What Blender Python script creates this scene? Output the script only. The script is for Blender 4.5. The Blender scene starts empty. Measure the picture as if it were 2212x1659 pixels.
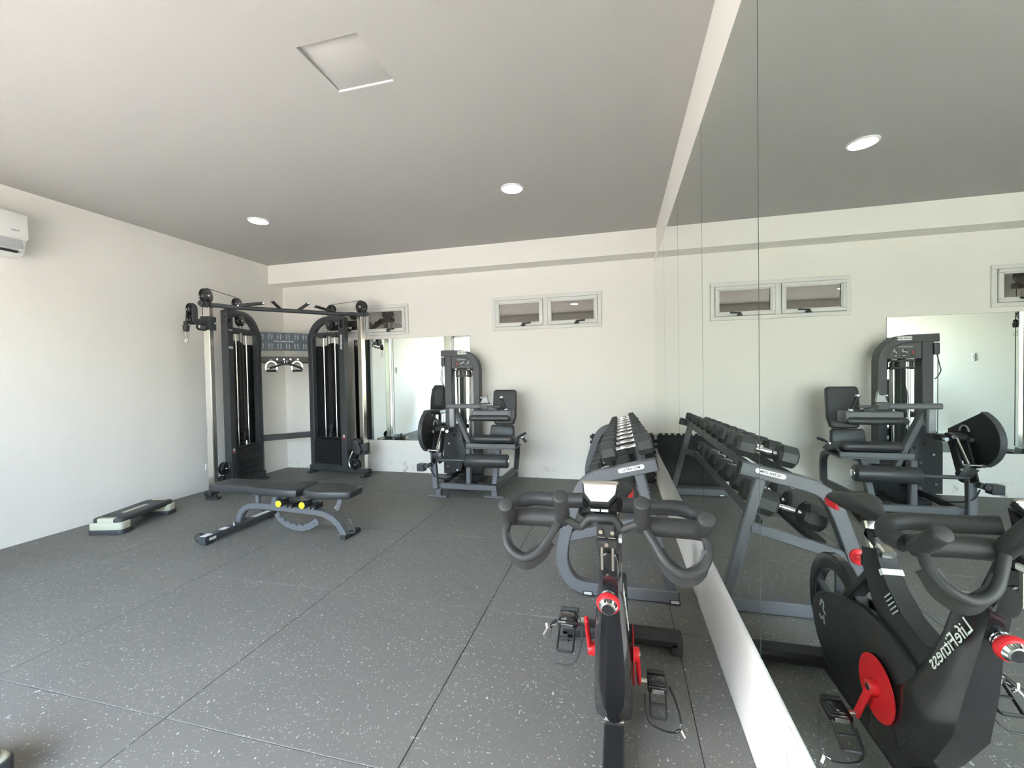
import bpy, bmesh, math, random
from mathutils import Vector, Matrix, Quaternion
R = math.radians
random.seed(7)
scene = bpy.context.scene
col = scene.collection

# ------------------------------------------------------------------ camera, world, sun, exposure
YAW, PITCH, ROLL, CAM_H, F_PX = R(-14.1475), R(-1.2463), R(-1.0581), 1.3172, 910.92
fw = Vector((math.sin(YAW)*math.cos(PITCH), math.cos(YAW)*math.cos(PITCH), math.sin(PITCH)))
rt = Vector((math.cos(YAW), -math.sin(YAW), 0)); up = rt.cross(fw)
r2 = rt*math.cos(ROLL)+up*math.sin(ROLL); u2 = -rt*math.sin(ROLL)+up*math.cos(ROLL)
cd = bpy.data.cameras.new('camera'); cam = bpy.data.objects.new('camera', cd); col.objects.link(cam)
cam.matrix_world = Matrix(((r2.x, u2.x, -fw.x, 0), (r2.y, u2.y, -fw.y, 0), (r2.z, u2.z, -fw.z, CAM_H), (0, 0, 0, 1)))
cd.sensor_fit = 'HORIZONTAL'; cd.sensor_width = 36.0; cd.lens = 36.0*F_PX/2212.0
cd.clip_start = 0.02; cd.clip_end = 200
scene.camera = cam

world = bpy.data.worlds.new('sky'); scene.world = world; world.use_nodes = True
wn = world.node_tree.nodes; wl = world.node_tree.links
bg = wn['Background']
sky = wn.new('ShaderNodeTexSky')
try:
    sky.sky_type = 'NISHITA'; sky.sun_disc = False; sky.sun_elevation = R(58); sky.sun_rotation = R(-95)
    sky.air_density = 1.0; sky.dust_density = 4.0; sky.ozone_density = 1.0
except Exception:
    pass
tint = wn.new('ShaderNodeMix'); tint.data_type = 'RGBA'; tint.blend_type = 'MULTIPLY'
tint.inputs[0].default_value = 1.0; tint.inputs[7].default_value = (1.065, 1.0, .935, 1)     # warm, hazy sky
wl.new(sky.outputs[0], tint.inputs[6]); wl.new(tint.outputs[2], bg.inputs['Color']); bg.inputs['Strength'].default_value = 0.85
sd = bpy.data.lights.new('sun', 'SUN'); sd.energy = 4.5; sd.angle = R(1.0); sd.color = (1.0, .95, .88)
sun = bpy.data.objects.new('sun', sd); col.objects.link(sun)
sun.rotation_euler = Vector((.62, -.05, -.78)).to_track_quat('-Z', 'Y').to_euler()
scene.view_settings.view_transform = 'Standard'
try: scene.view_settings.look = 'None'
except Exception: pass
scene.view_settings.gamma = 1.0
scene.view_settings.use_curve_mapping = False
scene.view_settings.exposure = 2.80
cy = scene.cycles
cy.use_denoising = True
cy.max_bounces = 14; cy.diffuse_bounces = 7; cy.glossy_bounces = 8; cy.transparent_max_bounces = 12
cy.sample_clamp_indirect = 6.0
cy.caustics_reflective = True

# ------------------------------------------------------------------ materials
def mat(name, c, rough=.5, metal=0., spec=.5, bump=None, coat=0., emit=None, noise=None):
    m = bpy.data.materials.new(name); m.use_nodes = True
    nt = m.node_tree; b = nt.nodes['Principled BSDF']
    b.inputs['Base Color'].default_value = (*c, 1); b.inputs['Roughness'].default_value = rough
    b.inputs['Metallic'].default_value = metal; b.inputs['Specular IOR Level'].default_value = spec
    if coat: b.inputs['Coat Weight'].default_value = coat; b.inputs['Coat Roughness'].default_value = .08
    if emit:
        b.inputs['Emission Color'].default_value = (*emit[0], 1); b.inputs['Emission Strength'].default_value = emit[1]
    tc = None
    if bump or noise: tc = nt.nodes.new('ShaderNodeTexCoord')
    if noise:   # scale, amount
        n = nt.nodes.new('ShaderNodeTexNoise'); n.inputs['Scale'].default_value = noise[0]; n.inputs['Detail'].default_value = 4
        nt.links.new(tc.outputs['Object'], n.inputs['Vector'])
        mx = nt.nodes.new('ShaderNodeMix'); mx.data_type = 'RGBA'
        mx.inputs[6].default_value = (*[v*(1-noise[1]) for v in c], 1); mx.inputs[7].default_value = (*[min(1, v*(1+noise[1])) for v in c], 1)
        nt.links.new(n.outputs['Fac'], mx.inputs[0]); nt.links.new(mx.outputs[2], b.inputs['Base Color'])
    if bump:    # scale, strength, distance
        n = nt.nodes.new('ShaderNodeTexNoise'); n.inputs['Scale'].default_value = bump[0]; n.inputs['Detail'].default_value = 5
        nt.links.new(tc.outputs['Object'], n.inputs['Vector'])
        bn = nt.nodes.new('ShaderNodeBump'); bn.inputs['Strength'].default_value = bump[1]; bn.inputs['Distance'].default_value = bump[2]
        nt.links.new(n.outputs['Fac'], bn.inputs['Height']); nt.links.new(bn.outputs['Normal'], b.inputs['Normal'])
    return m

M = {}
M['wall'] = mat('wall_paint', (.84, .815, .765), .55, spec=.3, bump=(90, .25, .004), noise=(1.3, .02))
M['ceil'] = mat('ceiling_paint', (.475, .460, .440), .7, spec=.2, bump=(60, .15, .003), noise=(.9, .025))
M['white'] = mat('white_plastic', (.80, .80, .78), .35)
M['alu'] = mat('painted_aluminium', (.72, .72, .69), .4, noise=(6, .04))
M['mirror'] = mat('silvered_mirror', (.80, .855, .81), .0, 1.0)
M['mirror_edge'] = mat('glass_edge', (.07, .10, .085), .25)
M['frame'] = mat('charcoal_powder_coat', (.050, .054, .058), .42, bump=(400, .1, .001))
M['grey'] = mat('slate_grey_powder_coat', (.112, .118, .128), .42, bump=(400, .1, .001))
M['black'] = mat('black_plastic', (.018, .019, .020), .4)
M['gloss'] = mat('gloss_black', (.014, .014, .016), .16, coat=.5)
M['rub'] = mat('black_rubber', (.030, .032, .031), .6, bump=(250, .2, .001))
M['foam'] = mat('black_foam_grip', (.024, .025, .025), .55, bump=(500, .15, .001))
M['vinyl'] = mat('black_vinyl', (.034, .036, .038), .38, bump=(350, .12, .001))
M['hex'] = mat('rubber_dumbbell_head', (.040, .043, .042), .5, bump=(300, .1, .001))
M['chrome'] = mat('chrome', (.82, .82, .82), .12, 1.0)
M['brush'] = mat('brushed_steel', (.70, .68, .63), .2, 1.0)
M['shroud'] = mat('smoked_shroud', (.010, .011, .012), .3)
M['red'] = mat('red_plastic', (.72, .022, .03), .32)
M['redpaint'] = mat('red_paint', (.62, .016, .022), .35)
M['yellow'] = mat('yellow_plastic', (.86, .66, .02), .4)
M['cream'] = mat('pale_grey_green_plastic', (.50, .51, .40), .5, noise=(9, .06))
M['stepdark'] = mat('dark_step_plastic', (.045, .047, .052), .5, bump=(200, .3, .001))
M['sign'] = mat('slate_sign', (.085, .105, .125), .45)
M['print'] = mat('light_print', (.42, .46, .48), .5)
M['printw'] = mat('white_print', (.78, .79, .77), .5)
M['printr'] = mat('red_print', (.40, .05, .05), .5)
M['glare'] = mat('pale_glare_plastic', (.80, .82, .84), .12, coat=.6)  # pale base colour stands in for daylight mirrored in glossy plastic
M['lamp'] = mat('lamp_diffuser', (.9, .9, .9), .5, emit=((.95, .97, 1.0), 7.0))
M['louver'] = mat('grey_plastic', (.46, .47, .48), .4)
M['dark'] = mat('dark_gap', (.01, .01, .01), .8)
M['mat'] = mat('black_eva_foam', (.022, .024, .025), .75, bump=(180, .3, .002))
M['steel_lt'] = mat('light_grey_paint', (.40, .41, .42), .4)
M['label'] = mat('white_label', (.74, .75, .74), .4)

def tile_mat():
    m = bpy.data.materials.new('speckled_rubber'); m.use_nodes = True
    nt = m.node_tree; b = nt.nodes['Principled BSDF']; N = nt.nodes.new; L = nt.links.new
    geo = N('ShaderNodeNewGeometry')
    mp = N('ShaderNodeMapping'); L(geo.outputs['Position'], mp.inputs['Vector'])
    ns = N('ShaderNodeTexNoise'); ns.inputs['Scale'].default_value = 38; ns.inputs['Detail'].default_value = 2
    L(mp.outputs[0], ns.inputs['Vector'])
    off = N('ShaderNodeVectorMath'); off.operation = 'SCALE'; off.inputs['Scale'].default_value = .05
    L(ns.outputs['Color'], off.inputs[0])
    ad = N('ShaderNodeVectorMath'); ad.operation = 'ADD'; L(mp.outputs[0], ad.inputs[0]); L(off.outputs[0], ad.inputs[1])
    v = N('ShaderNodeTexVoronoi'); v.inputs['Scale'].default_value = 80; L(ad.outputs[0], v.inputs['Vector'])
    # fleck = close to cell centre, only in some of the cells
    lt = N('ShaderNodeMath'); lt.operation = 'LESS_THAN'; lt.inputs[1].default_value = .24; L(v.outputs['Distance'], lt.inputs[0])
    sp = N('ShaderNodeSeparateColor'); L(v.outputs['Color'], sp.inputs[0])
    gt = N('ShaderNodeMath'); gt.operation = 'GREATER_THAN'; gt.inputs[1].default_value = .42; L(sp.outputs[0], gt.inputs[0])
    mu = N('ShaderNodeMath'); mu.operation = 'MULTIPLY'; L(lt.outputs[0], mu.inputs[0]); L(gt.outputs[0], mu.inputs[1])
    br = N('ShaderNodeMath'); br.operation = 'MULTIPLY'; L(mu.outputs[0], br.inputs[0]); L(sp.outputs[1], br.inputs[1])
    n2 = N('ShaderNodeTexNoise'); n2.inputs['Scale'].default_value = 2.2; n2.inputs['Detail'].default_value = 5; L(geo.outputs['Position'], n2.inputs['Vector'])
    c1 = N('ShaderNodeMix'); c1.data_type = 'RGBA'; c1.inputs[6].default_value = (.140, .139, .126, 1); c1.inputs[7].default_value = (.172, .170, .154, 1)
    L(n2.outputs['Fac'], c1.inputs[0])
    c2 = N('ShaderNodeMix'); c2.data_type = 'RGBA'; c2.inputs[7].default_value = (.58, .58, .52, 1)
    L(c1.outputs[2], c2.inputs[6]); L(br.outputs[0], c2.inputs[0]); L(c2.outputs[2], b.inputs['Base Color'])
    b.inputs['Roughness'].default_value = .6; b.inputs['Specular IOR Level'].default_value = .35
    n3 = N('ShaderNodeTexNoise'); n3.inputs['Scale'].default_value = 260; n3.inputs['Detail'].default_value = 3; L(geo.outputs['Position'], n3.inputs['Vector'])
    bn = N('ShaderNodeBump'); bn.inputs['Strength'].default_value = .35; bn.inputs['Distance'].default_value = .002
    L(n3.outputs['Fac'], bn.inputs['Height']); L(bn.outputs['Normal'], b.inputs['Normal'])
    return m
M['tile'] = tile_mat()

def pane_mat(name, refl, c):
    m = bpy.data.materials.new(name); m.use_nodes = True
    nt = m.node_tree; nt.nodes.remove(nt.nodes['Principled BSDF']); out = nt.nodes['Material Output']
    a = nt.nodes.new('ShaderNodeBsdfGlossy'); a.inputs['Roughness'].default_value = .015; a.inputs['Color'].default_value = (1, .97, .94, 1)
    d = nt.nodes.new('ShaderNodeBsdfDiffuse') if c else nt.nodes.new('ShaderNodeBsdfTransparent')
    d.inputs['Color'].default_value = (*(c or (.95, .97, .96)), 1)
    x = nt.nodes.new('ShaderNodeMixShader'); x.inputs[0].default_value = refl
    nt.links.new(d.outputs[0], x.inputs[1]); nt.links.new(a.outputs[0], x.inputs[2]); nt.links.new(x.outputs[0], out.inputs['Surface'])
    return m
M['pane'] = pane_mat('tinted_reflective_glass', .27, (.060, .054, .048))
M['clear'] = pane_mat('clear_glass', .08, None)

def stained_wall():
    m = M['wall'].copy(); m.name = 'wall_paint_with_damp_marks'; nt = m.node_tree; N = nt.nodes.new; L = nt.links.new
    b = nt.nodes['Principled BSDF']; src = b.inputs['Base Color'].links[0].from_socket
    geo = N('ShaderNodeNewGeometry'); se = N('ShaderNodeSeparateXYZ'); L(geo.outputs['Position'], se.inputs[0])
    n = N('ShaderNodeTexNoise'); n.inputs['Scale'].default_value = 9; n.inputs['Detail'].default_value = 9; n.inputs['Roughness'].default_value = .7
    L(geo.outputs['Position'], n.inputs['Vector'])
    r = N('ShaderNodeMapRange'); r.inputs[1].default_value = .55; r.inputs[2].default_value = .68; L(n.outputs['Fac'], r.inputs[0])
    z = N('ShaderNodeMapRange'); z.inputs[1].default_value = .17; z.inputs[2].default_value = .05; L(se.outputs[2], z.inputs[0])
    mu = N('ShaderNodeMath'); mu.operation = 'MULTIPLY'; L(r.outputs[0], mu.inputs[0]); L(z.outputs[0], mu.inputs[1])
    x = N('ShaderNodeMix'); x.data_type = 'RGBA'; x.inputs[7].default_value = (.33, .29, .24, 1)
    L(mu.outputs[0], x.inputs[0]); L(src, x.inputs[6]); L(x.outputs[2], b.inputs['Base Color'])
    return m
M['wall_b'] = stained_wall()

# ------------------------------------------------------------------ mesh helpers
def frame_of(d, hint=None):
    d = Vector(d).normalized()
    h = Vector(hint) if hint is not None else (Vector((0, 0, 1)) if abs(d.z) < .95 else Vector((0, 1, 0)))
    x = h.cross(d)
    if x.length < 1e-5: x = Vector((1, 0, 0)).cross(d)
    x.normalize(); y = d.cross(x)
    return x, y, d

class MB:
    def __init__(s): s.v = []; s.f = []
    def add(s, vs, fs):
        o = len(s.v); s.v += [tuple(v) for v in vs]; s.f += [tuple(i+o for i in f) for f in fs]; return s
    def bm(s, b, mtx=None):
        b.verts.ensure_lookup_table(); b.verts.index_update()
        vs = [(mtx @ v.co) if mtx is not None else v.co.copy() for v in b.verts]
        fs = [[v.index for v in f.verts] for f in b.faces]; b.free(); return s.add(vs, fs)
    def box(s, c, size, bev=0., rot=None, seg=2):
        b = bmesh.new(); bmesh.ops.create_cube(b, size=1)
        for v in b.verts: v.co = Vector((v.co.x*size[0], v.co.y*size[1], v.co.z*size[2]))
        if bev > 0: bmesh.ops.bevel(b, geom=b.edges[:], offset=min(bev, min(size)*.49), segments=seg, profile=.5, affect='EDGES')
        m = Matrix.Translation(Vector(c))
        if rot is not None: m = m @ (rot.to_4x4() if hasattr(rot, 'to_4x4') else rot)
        return s.bm(b, m)
    def bx(s, x0, x1, y0, y1, z0, z1, bev=0., seg=2):
        return s.box(((x0+x1)/2, (y0+y1)/2, (z0+z1)/2), (abs(x1-x0), abs(y1-y0), abs(z1-z0)), bev, None, seg)
    def beam(s, p, q, w, h, hint=None, bev=.004):     # rectangular bar, w across hint-cross, h along hint
        p = Vector(p); q = Vector(q); x, y, d = frame_of(q-p, hint)
        m = Matrix(((x.x, y.x, d.x), (x.y, y.y, d.y), (x.z, y.z, d.z)))
        return s.box((p+q)/2, (w, h, (q-p).length), bev, m, 1)
    def cyl(s, p, q, r, seg=20, r2=None, bev=0.):
        p = Vector(p); q = Vector(q); x, y, d = frame_of(q-p); r2 = r if r2 is None else r2
        prof = [(0, p, r), (1, q, r2)]
        if bev > 0:
            L = (q-p).length; e = min(bev, L*.45, r*.8)
            prof = [(0, p, r-e), (0, p+d*e*.3, r-e*.3), (0, p+d*e, r), (0, q-d*e, r2), (0, q-d*e*.3, r2-e*.3), (1, q, r2-e)]
        vs = []
        for _, c, rr in prof:
            vs += [c + x*rr*math.cos(2*math.pi*k/seg) + y*rr*math.sin(2*math.pi*k/seg) for k in range(seg)]
        n = len(prof); fs = []
        for i in range(n-1):
            fs += [(i*seg+k, i*seg+(k+1) % seg, (i+1)*seg+(k+1) % seg, (i+1)*seg+k) for k in range(seg)]
        fs.append(tuple(range(seg-1, -1, -1))); fs.append(tuple((n-1)*seg+k for k in range(seg)))
        return s.add(vs, fs)
    def sweep(s, pts, prof, hint=None, closed=False, scales=None):
        pts = [Vector(p) for p in pts]; n = len(pts); k = len(prof); vs = []
        tang = []
        for i in range(n):
            a = pts[i-1] if (i > 0 or closed) else pts[i]; b = pts[(i+1) % n] if (i < n-1 or closed) else pts[i]
            tang.append((b-a).normalized())
        x, y, d = frame_of(tang[0], hint)
        for i in range(n):
            if hint is not None:
                x, y, d = frame_of(tang[i], hint)
            elif i > 0:
                q = tang[i-1].rotation_difference(tang[i]); x = q @ x; y = q @ y
            sc = scales[i] if scales else 1.
            miter = 1.
            for (a, b) in prof: vs.append(pts[i] + x*a*sc + y*b*sc)
        fs = []
        m = n if closed else n-1
        for i in range(m):
            j = (i+1) % n
            fs += [(i*k+t, i*k+(t+1) % k, j*k+(t+1) % k, j*k+t) for t in range(k)]
        if not closed:
            fs.append(tuple(range(k-1, -1, -1))); fs.append(tuple((n-1)*k+t for t in range(k)))
        return s.add(vs, fs)
    def tube(s, pts, r, seg=14, closed=False, scales=None):
        return s.sweep(pts, [(r*math.cos(2*math.pi*t/seg), r*math.sin(2*math.pi*t/seg)) for t in range(seg)], None, closed, scales)
    def rtube(s, pts, w, h, hint, e=.006):     # rectangular tube, chamfered corners; w across hint-cross, h along hint
        a, b = w/2, h/2
        return s.sweep(pts, [(a-e, -b), (a, -b+e), (a, b-e), (a-e, b), (-a+e, b), (-a, b-e), (-a, -b+e), (-a+e, -b)], hint)
    def prism(s, poly, o, ax, ay, depth, bev=0.):    # polygon in the plane (ax, ay) at o, extruded by depth along ax x ay (centred)
        ax = Vector(ax).normalized(); ay = Vector(ay).normalized(); n = ax.cross(ay)
        o = Vector(o); k = len(poly)
        if bev <= 0:
            vs = [o+ax*a+ay*b-n*depth/2 for a, b in poly]+[o+ax*a+ay*b+n*depth/2 for a, b in poly]
            fs = [tuple(range(k-1, -1, -1)), tuple(range(k, 2*k))]+[(i, (i+1) % k, k+(i+1) % k, k+i) for i in range(k)]
            return s.add(vs, fs)
        b = bmesh.new(); vv = [b.verts.new(o+ax*p+ay*q-n*depth/2) for p, q in poly]; f = b.faces.new(vv)
        e = bmesh.ops.extrude_face_region(b, geom=[f]); ev = [g for g in e['geom'] if isinstance(g, bmesh.types.BMVert)]
        bmesh.ops.translate(b, verts=ev, vec=n*depth)
        bmesh.ops.recalc_face_normals(b, faces=b.faces[:])
        caps = [ed for ed in b.edges if all(v in ev for v in ed.verts) or all(v in vv for v in ed.verts)]
        bmesh.ops.bevel(b, geom=caps, offset=bev, segments=3, profile=.5, affect='EDGES')
        return s.bm(b)
    def ball(s, c, r, sx=1, sy=1, sz=1, seg=16):
        b = bmesh.new(); bmesh.ops.create_uvsphere(b, u_segments=seg, v_segments=seg//2+2, radius=r)
        return s.bm(b, Matrix.Translation(Vector(c)) @ Matrix.Diagonal((sx, sy, sz, 1)))
    def mesh(s, name, inv=None, angle=35):
        me = bpy.data.meshes.new(name)
        vs = [inv @ Vector(v) for v in s.v] if inv is not None else s.v
        me.from_pydata(vs, [], s.f); me.validate()
        b = bmesh.new(); b.from_mesh(me); bmesh.ops.recalc_face_normals(b, faces=b.faces[:]); b.to_mesh(me); b.free()
        for p in me.polygons: p.use_smooth = True
        try: me.set_sharp_from_angle(angle=R(angle))
        except Exception: pass
        return me
    def build(s, name, m, parent=None, angle=35):
        inv = None
        root = parent
        while root is not None and root.parent is not None: root = root.parent
        if root is not None and root.get('_wc'):
            inv = (Matrix.Translation(root.location) @ root.rotation_euler.to_matrix().to_4x4()).inverted()
        me = s.mesh(name, inv, angle); me.materials.append(M[m] if isinstance(m, str) else m)
        o = bpy.data.objects.new(name, me); col.objects.link(o); o.parent = parent
        return o

def tag(o, label=None, cat=None, group=None, kind=None):
    if label: o['label'] = label
    if cat: o['category'] = cat
    if group: o['group'] = group
    if kind: o['kind'] = kind
    return o
def thing(name, loc, label, cat, rotz=0., group=None, wc=True):
    o = bpy.data.objects.new(name, None); col.objects.link(o); o.location = loc; o.rotation_euler = (0, 0, rotz)
    o.empty_display_size = .1
    if wc: o['_wc'] = 1
    return tag(o, label, cat, group)
def struct(o, label=None):
    o['kind'] = 'structure'
    if label: o['label'] = label
    return o
def sempty(name, loc, label=None):
    o = bpy.data.objects.new(name, None); col.objects.link(o); o.location = loc; o['_wc'] = 1
    return struct(o, label)

def text_mb(s, size, o, xd, yd, extrude=.0006, bold=False):
    cu = bpy.data.curves.new('lettering', 'FONT'); cu.body = s; cu.size = size; cu.align_x = 'CENTER'; cu.align_y = 'CENTER'
    cu.extrude = extrude; cu.resolution_u = 2
    if bold: cu.offset = size*.02
    to = bpy.data.objects.new('lettering', cu); col.objects.link(to)
    dg = bpy.context.evaluated_depsgraph_get(); dg.update()
    me = bpy.data.meshes.new_from_object(to.evaluated_get(dg))
    xd = Vector(xd).normalized(); yd = Vector(yd).normalized(); zd = xd.cross(yd); o = Vector(o)
    b = MB(); b.add([o+xd*v.co.x+yd*v.co.y+zd*v.co.z for v in me.vertices], [tuple(p.vertices) for p in me.polygons])
    bpy.data.objects.remove(to); bpy.data.curves.remove(cu); bpy.data.meshes.remove(me)
    return b
def rrect(w, h, r, n=5):
    out = []
    for cx, cz, a0 in ((w/2-r, h/2-r, 0), (-w/2+r, h/2-r, 90), (-w/2+r, -h/2+r, 180), (w/2-r, -h/2+r, 270)):
        for i in range(n+1):
            a = R(a0+90*i/n); out.append((cx+r*math.cos(a), cz+r*math.sin(a)))
    return out
def arc(c, r, a0, a1, n):   # 2-D arc points, degrees
    return [(c[0]+r*math.cos(R(a0+(a1-a0)*i/n)), c[1]+r*math.sin(R(a0+(a1-a0)*i/n))) for i in range(n+1)]
def spline(pts, n=8):
    P = [Vector(p) for p in pts]; P = [2*P[0]-P[1]]+P+[2*P[-1]-P[-2]]; out = []
    for i in range(1, len(P)-2):
        p0, p1, p2, p3 = P[i-1:i+3]
        for k in range(n):
            t = k/n
            out.append(.5*((2*p1)+(p2-p0)*t+(2*p0-5*p1+4*p2-p3)*t*t+(3*p1-p0-3*p2+p3)*t**3))
    out.append(P[-2]); return out

# ------------------------------------------------------------------ the room
XL, XR, YB, YR, H = -4.80, .429, 5.261, -.74, 2.928
GX0, GX1, GZ = -4.62, -.55, 2.50      # glazed opening in the rear wall
T = .15
fl = struct(MB().bx(XL-T, XR+T, YR-T, YB+T, -.09, -.014).build('floor', 'dark'), 'speckled black rubber tile floor of the gym')
x0, y0 = -1.7359, 1.2340
xs = [XL]+[x0+i for i in range(-2, 3)]+[XR]; ys = [YR]+[y0+j for j in range(-1, 4)]+[YB]
tile_cache = {}
for i in range(len(xs)-1):
    for j in range(len(ys)-1):
        w, d = xs[i+1]-xs[i], ys[j+1]-ys[j]; key = (round(w, 3), round(d, 3))
        if key not in tile_cache:
            tile_cache[key] = MB().bx(-w/2+.0012, w/2-.0012, -d/2+.0012, d/2-.0012, -.014, 0, .0016, 1).mesh('rubber_tile')
            tile_cache[key].materials.append(M['tile'])
        o = bpy.data.objects.new('rubber_tile', tile_cache[key]); col.objects.link(o); o.parent = fl
        o.location = ((xs[i]+xs[i+1])/2, (ys[j]+ys[j+1])/2, random.choice((0, 0, -.0012, -.0006)))

struct(MB().bx(XL-T, XL, YR-T, YB+T, -.09, H+T).build('wall_left', 'wall'), 'white rough plastered wall on the left')
struct(MB().bx(XL, XR, YB, YB+T, -.09, H+T).build('wall_back', 'wall_b'), 'white back wall with damp marks above the floor')
struct(MB().bx(XR, XR+T, YR-T, YB+T, -.09, H+T).build('wall_right', 'wall'), 'white side wall behind the tall mirrors')
wr = MB(); wr.bx(XL, GX0, YR-T, YR, -.09, H+T); wr.bx(GX1, XR, YR-T, YR, -.09, H+T); wr.bx(GX0, GX1, YR-T, YR, GZ, H+T)
struct(wr.build('wall_rear', 'wall'), 'white wall around the glazed doors')
HX0, HX1, HY0, HY1 = -1.500, -1.165, 1.774, 2.105
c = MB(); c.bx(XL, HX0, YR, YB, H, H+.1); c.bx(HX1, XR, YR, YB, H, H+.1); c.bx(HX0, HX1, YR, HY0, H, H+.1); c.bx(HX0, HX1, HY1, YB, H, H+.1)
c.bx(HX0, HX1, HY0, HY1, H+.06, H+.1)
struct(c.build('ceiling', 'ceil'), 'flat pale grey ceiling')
struct(MB().bx(XL, XR, YB-.265, YB, H-.263, H).build('trim_1', 'wall'), 'white downstand beam along the back wall')

# ceiling hatch: a loose panel dropped into its opening, tipped a little
hp = thing('ceiling_hatch', ((HX0+HX1)/2, (HY0+HY1)/2, H+.012), 'square white access panel set into the ceiling', 'hatch')
MB().box(((HX0+HX1)/2-.0005, (HY0+HY1)/2+.001, H+.018), (HX1-HX0-.006, HY1-HY0-.010, .012), .001, Matrix.Rotation(R(-3.2), 3, 'X')).build('panel', 'ceil', hp)
MB().bx(HX0-.002, HX1+.002, HY1-.004, HY1+.004, H-.004, H+.02).build('lit_far_edge', 'white', hp)  # white strip standing in for light on the opening's far side

# glazed doors in the rear wall
wd = sempty('window_3', ((GX0+GX1)/2, YR, 0), 'glazed sliding doors behind the camera')
f = MB(); yy0, yy1 = YR-.10, YR-.03
f.bx(GX0, GX0+.05, yy0, yy1, 0, GZ); f.bx(GX1-.05, GX1, yy0, yy1, 0, GZ); f.bx(GX0, GX1, yy0, yy1, GZ-.05, GZ); f.bx(GX0, GX1, yy0, yy1, -.01, .03)
f.build('frame', 'alu', wd)
n = 4; pw = (GX1-GX0-.1)/n
for k in range(n):
    a = GX0+.05+k*pw; s = MB(); ym = (yy0+yy1)/2
    s.bx(a, a+.045, ym-.015, ym+.015, .03, GZ-.05); s.bx(a+pw-.045, a+pw, ym-.015, ym+.015, .03, GZ-.05); s.bx(a, a+pw, ym-.015, ym+.015, .03, .09); s.bx(a, a+pw, ym-.015, ym+.015, GZ-.10, GZ-.05)
    so = s.build('sash', 'alu', wd)
    MB().bx(a+.04, a+pw-.04, ym-.003, ym+.003, .085, GZ-.095).build('pane', 'clear', so)

# two high awning windows in the back wall
def window(nm, xa, xb, za, zb, label):
    w = sempty(nm, ((xa+xb)/2, YB, za), label); y = YB
    f = MB(); fwid = .042
    f.bx(xa, xb, y-.022, y, zb-fwid, zb, .003, 1); f.bx(xa, xb, y-.022, y, za, za+fwid, .003, 1)
    f.bx(xa, xa+fwid, y-.022, y, za+fwid, zb-fwid, .003, 1); f.bx(xb-fwid, xb, y-.022, y, za+fwid, zb-fwid, .003, 1)
    xm = (xa+xb)/2; f.bx(xm-.028, xm+.028, y-.022, y, za+fwid, zb-fwid, .003, 1)
    f.build('frame', 'alu', w)
    for (p, q) in ((xa+fwid+.004, xm-.032), (xm+.032, xb-fwid-.004)):
        z0, z1 = za+fwid+.004, zb-fwid-.004; sw = .034; s = MB()
        s.bx(p, q, y-.034, y-.002, z1-sw, z1, .004, 1); s.bx(p, q, y-.034, y-.002, z0, z0+sw, .004, 1)
        s.bx(p, p+sw, y-.034, y-.002, z0+sw, z1-sw, .004, 1); s.bx(q-sw, q, y-.034, y-.002, z0+sw, z1-sw, .004, 1)
        b = MB(); e = sw; b.bx(p+e, q-e, y-.026, y-.004, z1-e-.012, z1-e); b.bx(p+e, q-e, y-.026, y-.004, z0+e, z0+e+.012); b.bx(p+e, p+e+.012, y-.026, y-.004, z0+e, z1-e); b.bx(q-e-.012, q-e, y-.026, y-.004, z0+e, z1-e)
        so = s.build('sash', 'alu', w); b.build('glazing_bead', 'alu', so)
        MB().bx(p+e+.008, q-e-.008, y-.010, y-.004, z0+e+.008, z1-e-.008).build('pane', 'pane', so)
        hx = p+(q-p)*.62
        h = MB(); h.bx(hx-.05, hx+.012, y-.046, y-.034, z0-.004, z0+.014, .004, 1); h.cyl((hx-.02, y-.06, z0+.022), (hx-.02, y-.034, z0+.022), .014, 12)
        h.beam((hx-.03, y-.058, z0+.026), (hx+.085, y-.058, z0+.033), .012, .020, bev=.005)
        h.build('handle', 'black', so)
window('window_1', -4.130, -2.762, 1.898, 2.315, 'high white awning window above the wall mirror')
window('window_2', -1.563, -.188, 1.890, 2.314, 'high white awning window on the bare wall beside the tall mirrors')

# ------------------------------------------------------------------ mirrors
def mirror(label, lo, hi, axis, group):
    o = thing('wall_mirror', ((lo[0]+hi[0])/2, (lo[1]+hi[1])/2, lo[2]), label, 'mirror', group=group)
    MB().bx(lo[0], hi[0], lo[1], hi[1], lo[2], hi[2]).build('glass_body', 'mirror_edge', o)
    e = .0015; m = MB()
    if axis == 'x': m.bx(lo[0]-.0008, lo[0]-.0002, lo[1]+e, hi[1]-e, lo[2]+e, hi[2]-e)
    else: m.bx(lo[0]+e, hi[0]-e, lo[1]-.0008, lo[1]-.0002, lo[2]+e, hi[2]-e)
    m.build('silvered_face', 'mirror', o)
    return o
ye = [5.259, 4.153, 3.224, 2.340, 1.449, .548]
ml = ['tall frameless mirror panel in the back corner behind the far end of the dumbbell rack',
      'tall frameless mirror panel second from the back corner of the room',
      'tall frameless mirror panel third from the back corner, behind the dumbbell rack',
      'tall frameless mirror panel between the near rack end and the exercise bike',
      'wide frameless mirror panel beside the exercise bike, farthest from the back corner']
for k in range(5):
    mirror(ml[k], (XR-.006, ye[k+1]+.0016, .4125), (XR-.0005, ye[k]-.0016, 2.577), 'x', 'tall mirror panels on the side wall')
struct(MB().bx(XR-.010, XR-.0005, .548, YB-.002, .398, .412).build('trim_2', 'alu'), 'thin aluminium channel under the tall mirrors')
mirror('narrow wall mirror panel behind the cable machine tower', (-3.62, YB-.006, .442), (-3.042, YB-.0005, 1.848), 'y', 'mirror panels on the back wall')
mirror('wide wall mirror panel behind the leg machine weight tower', (-3.038, YB-.006, .442), (-1.888, YB-.0005, 1.848), 'y', 'mirror panels on the back wall')

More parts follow.
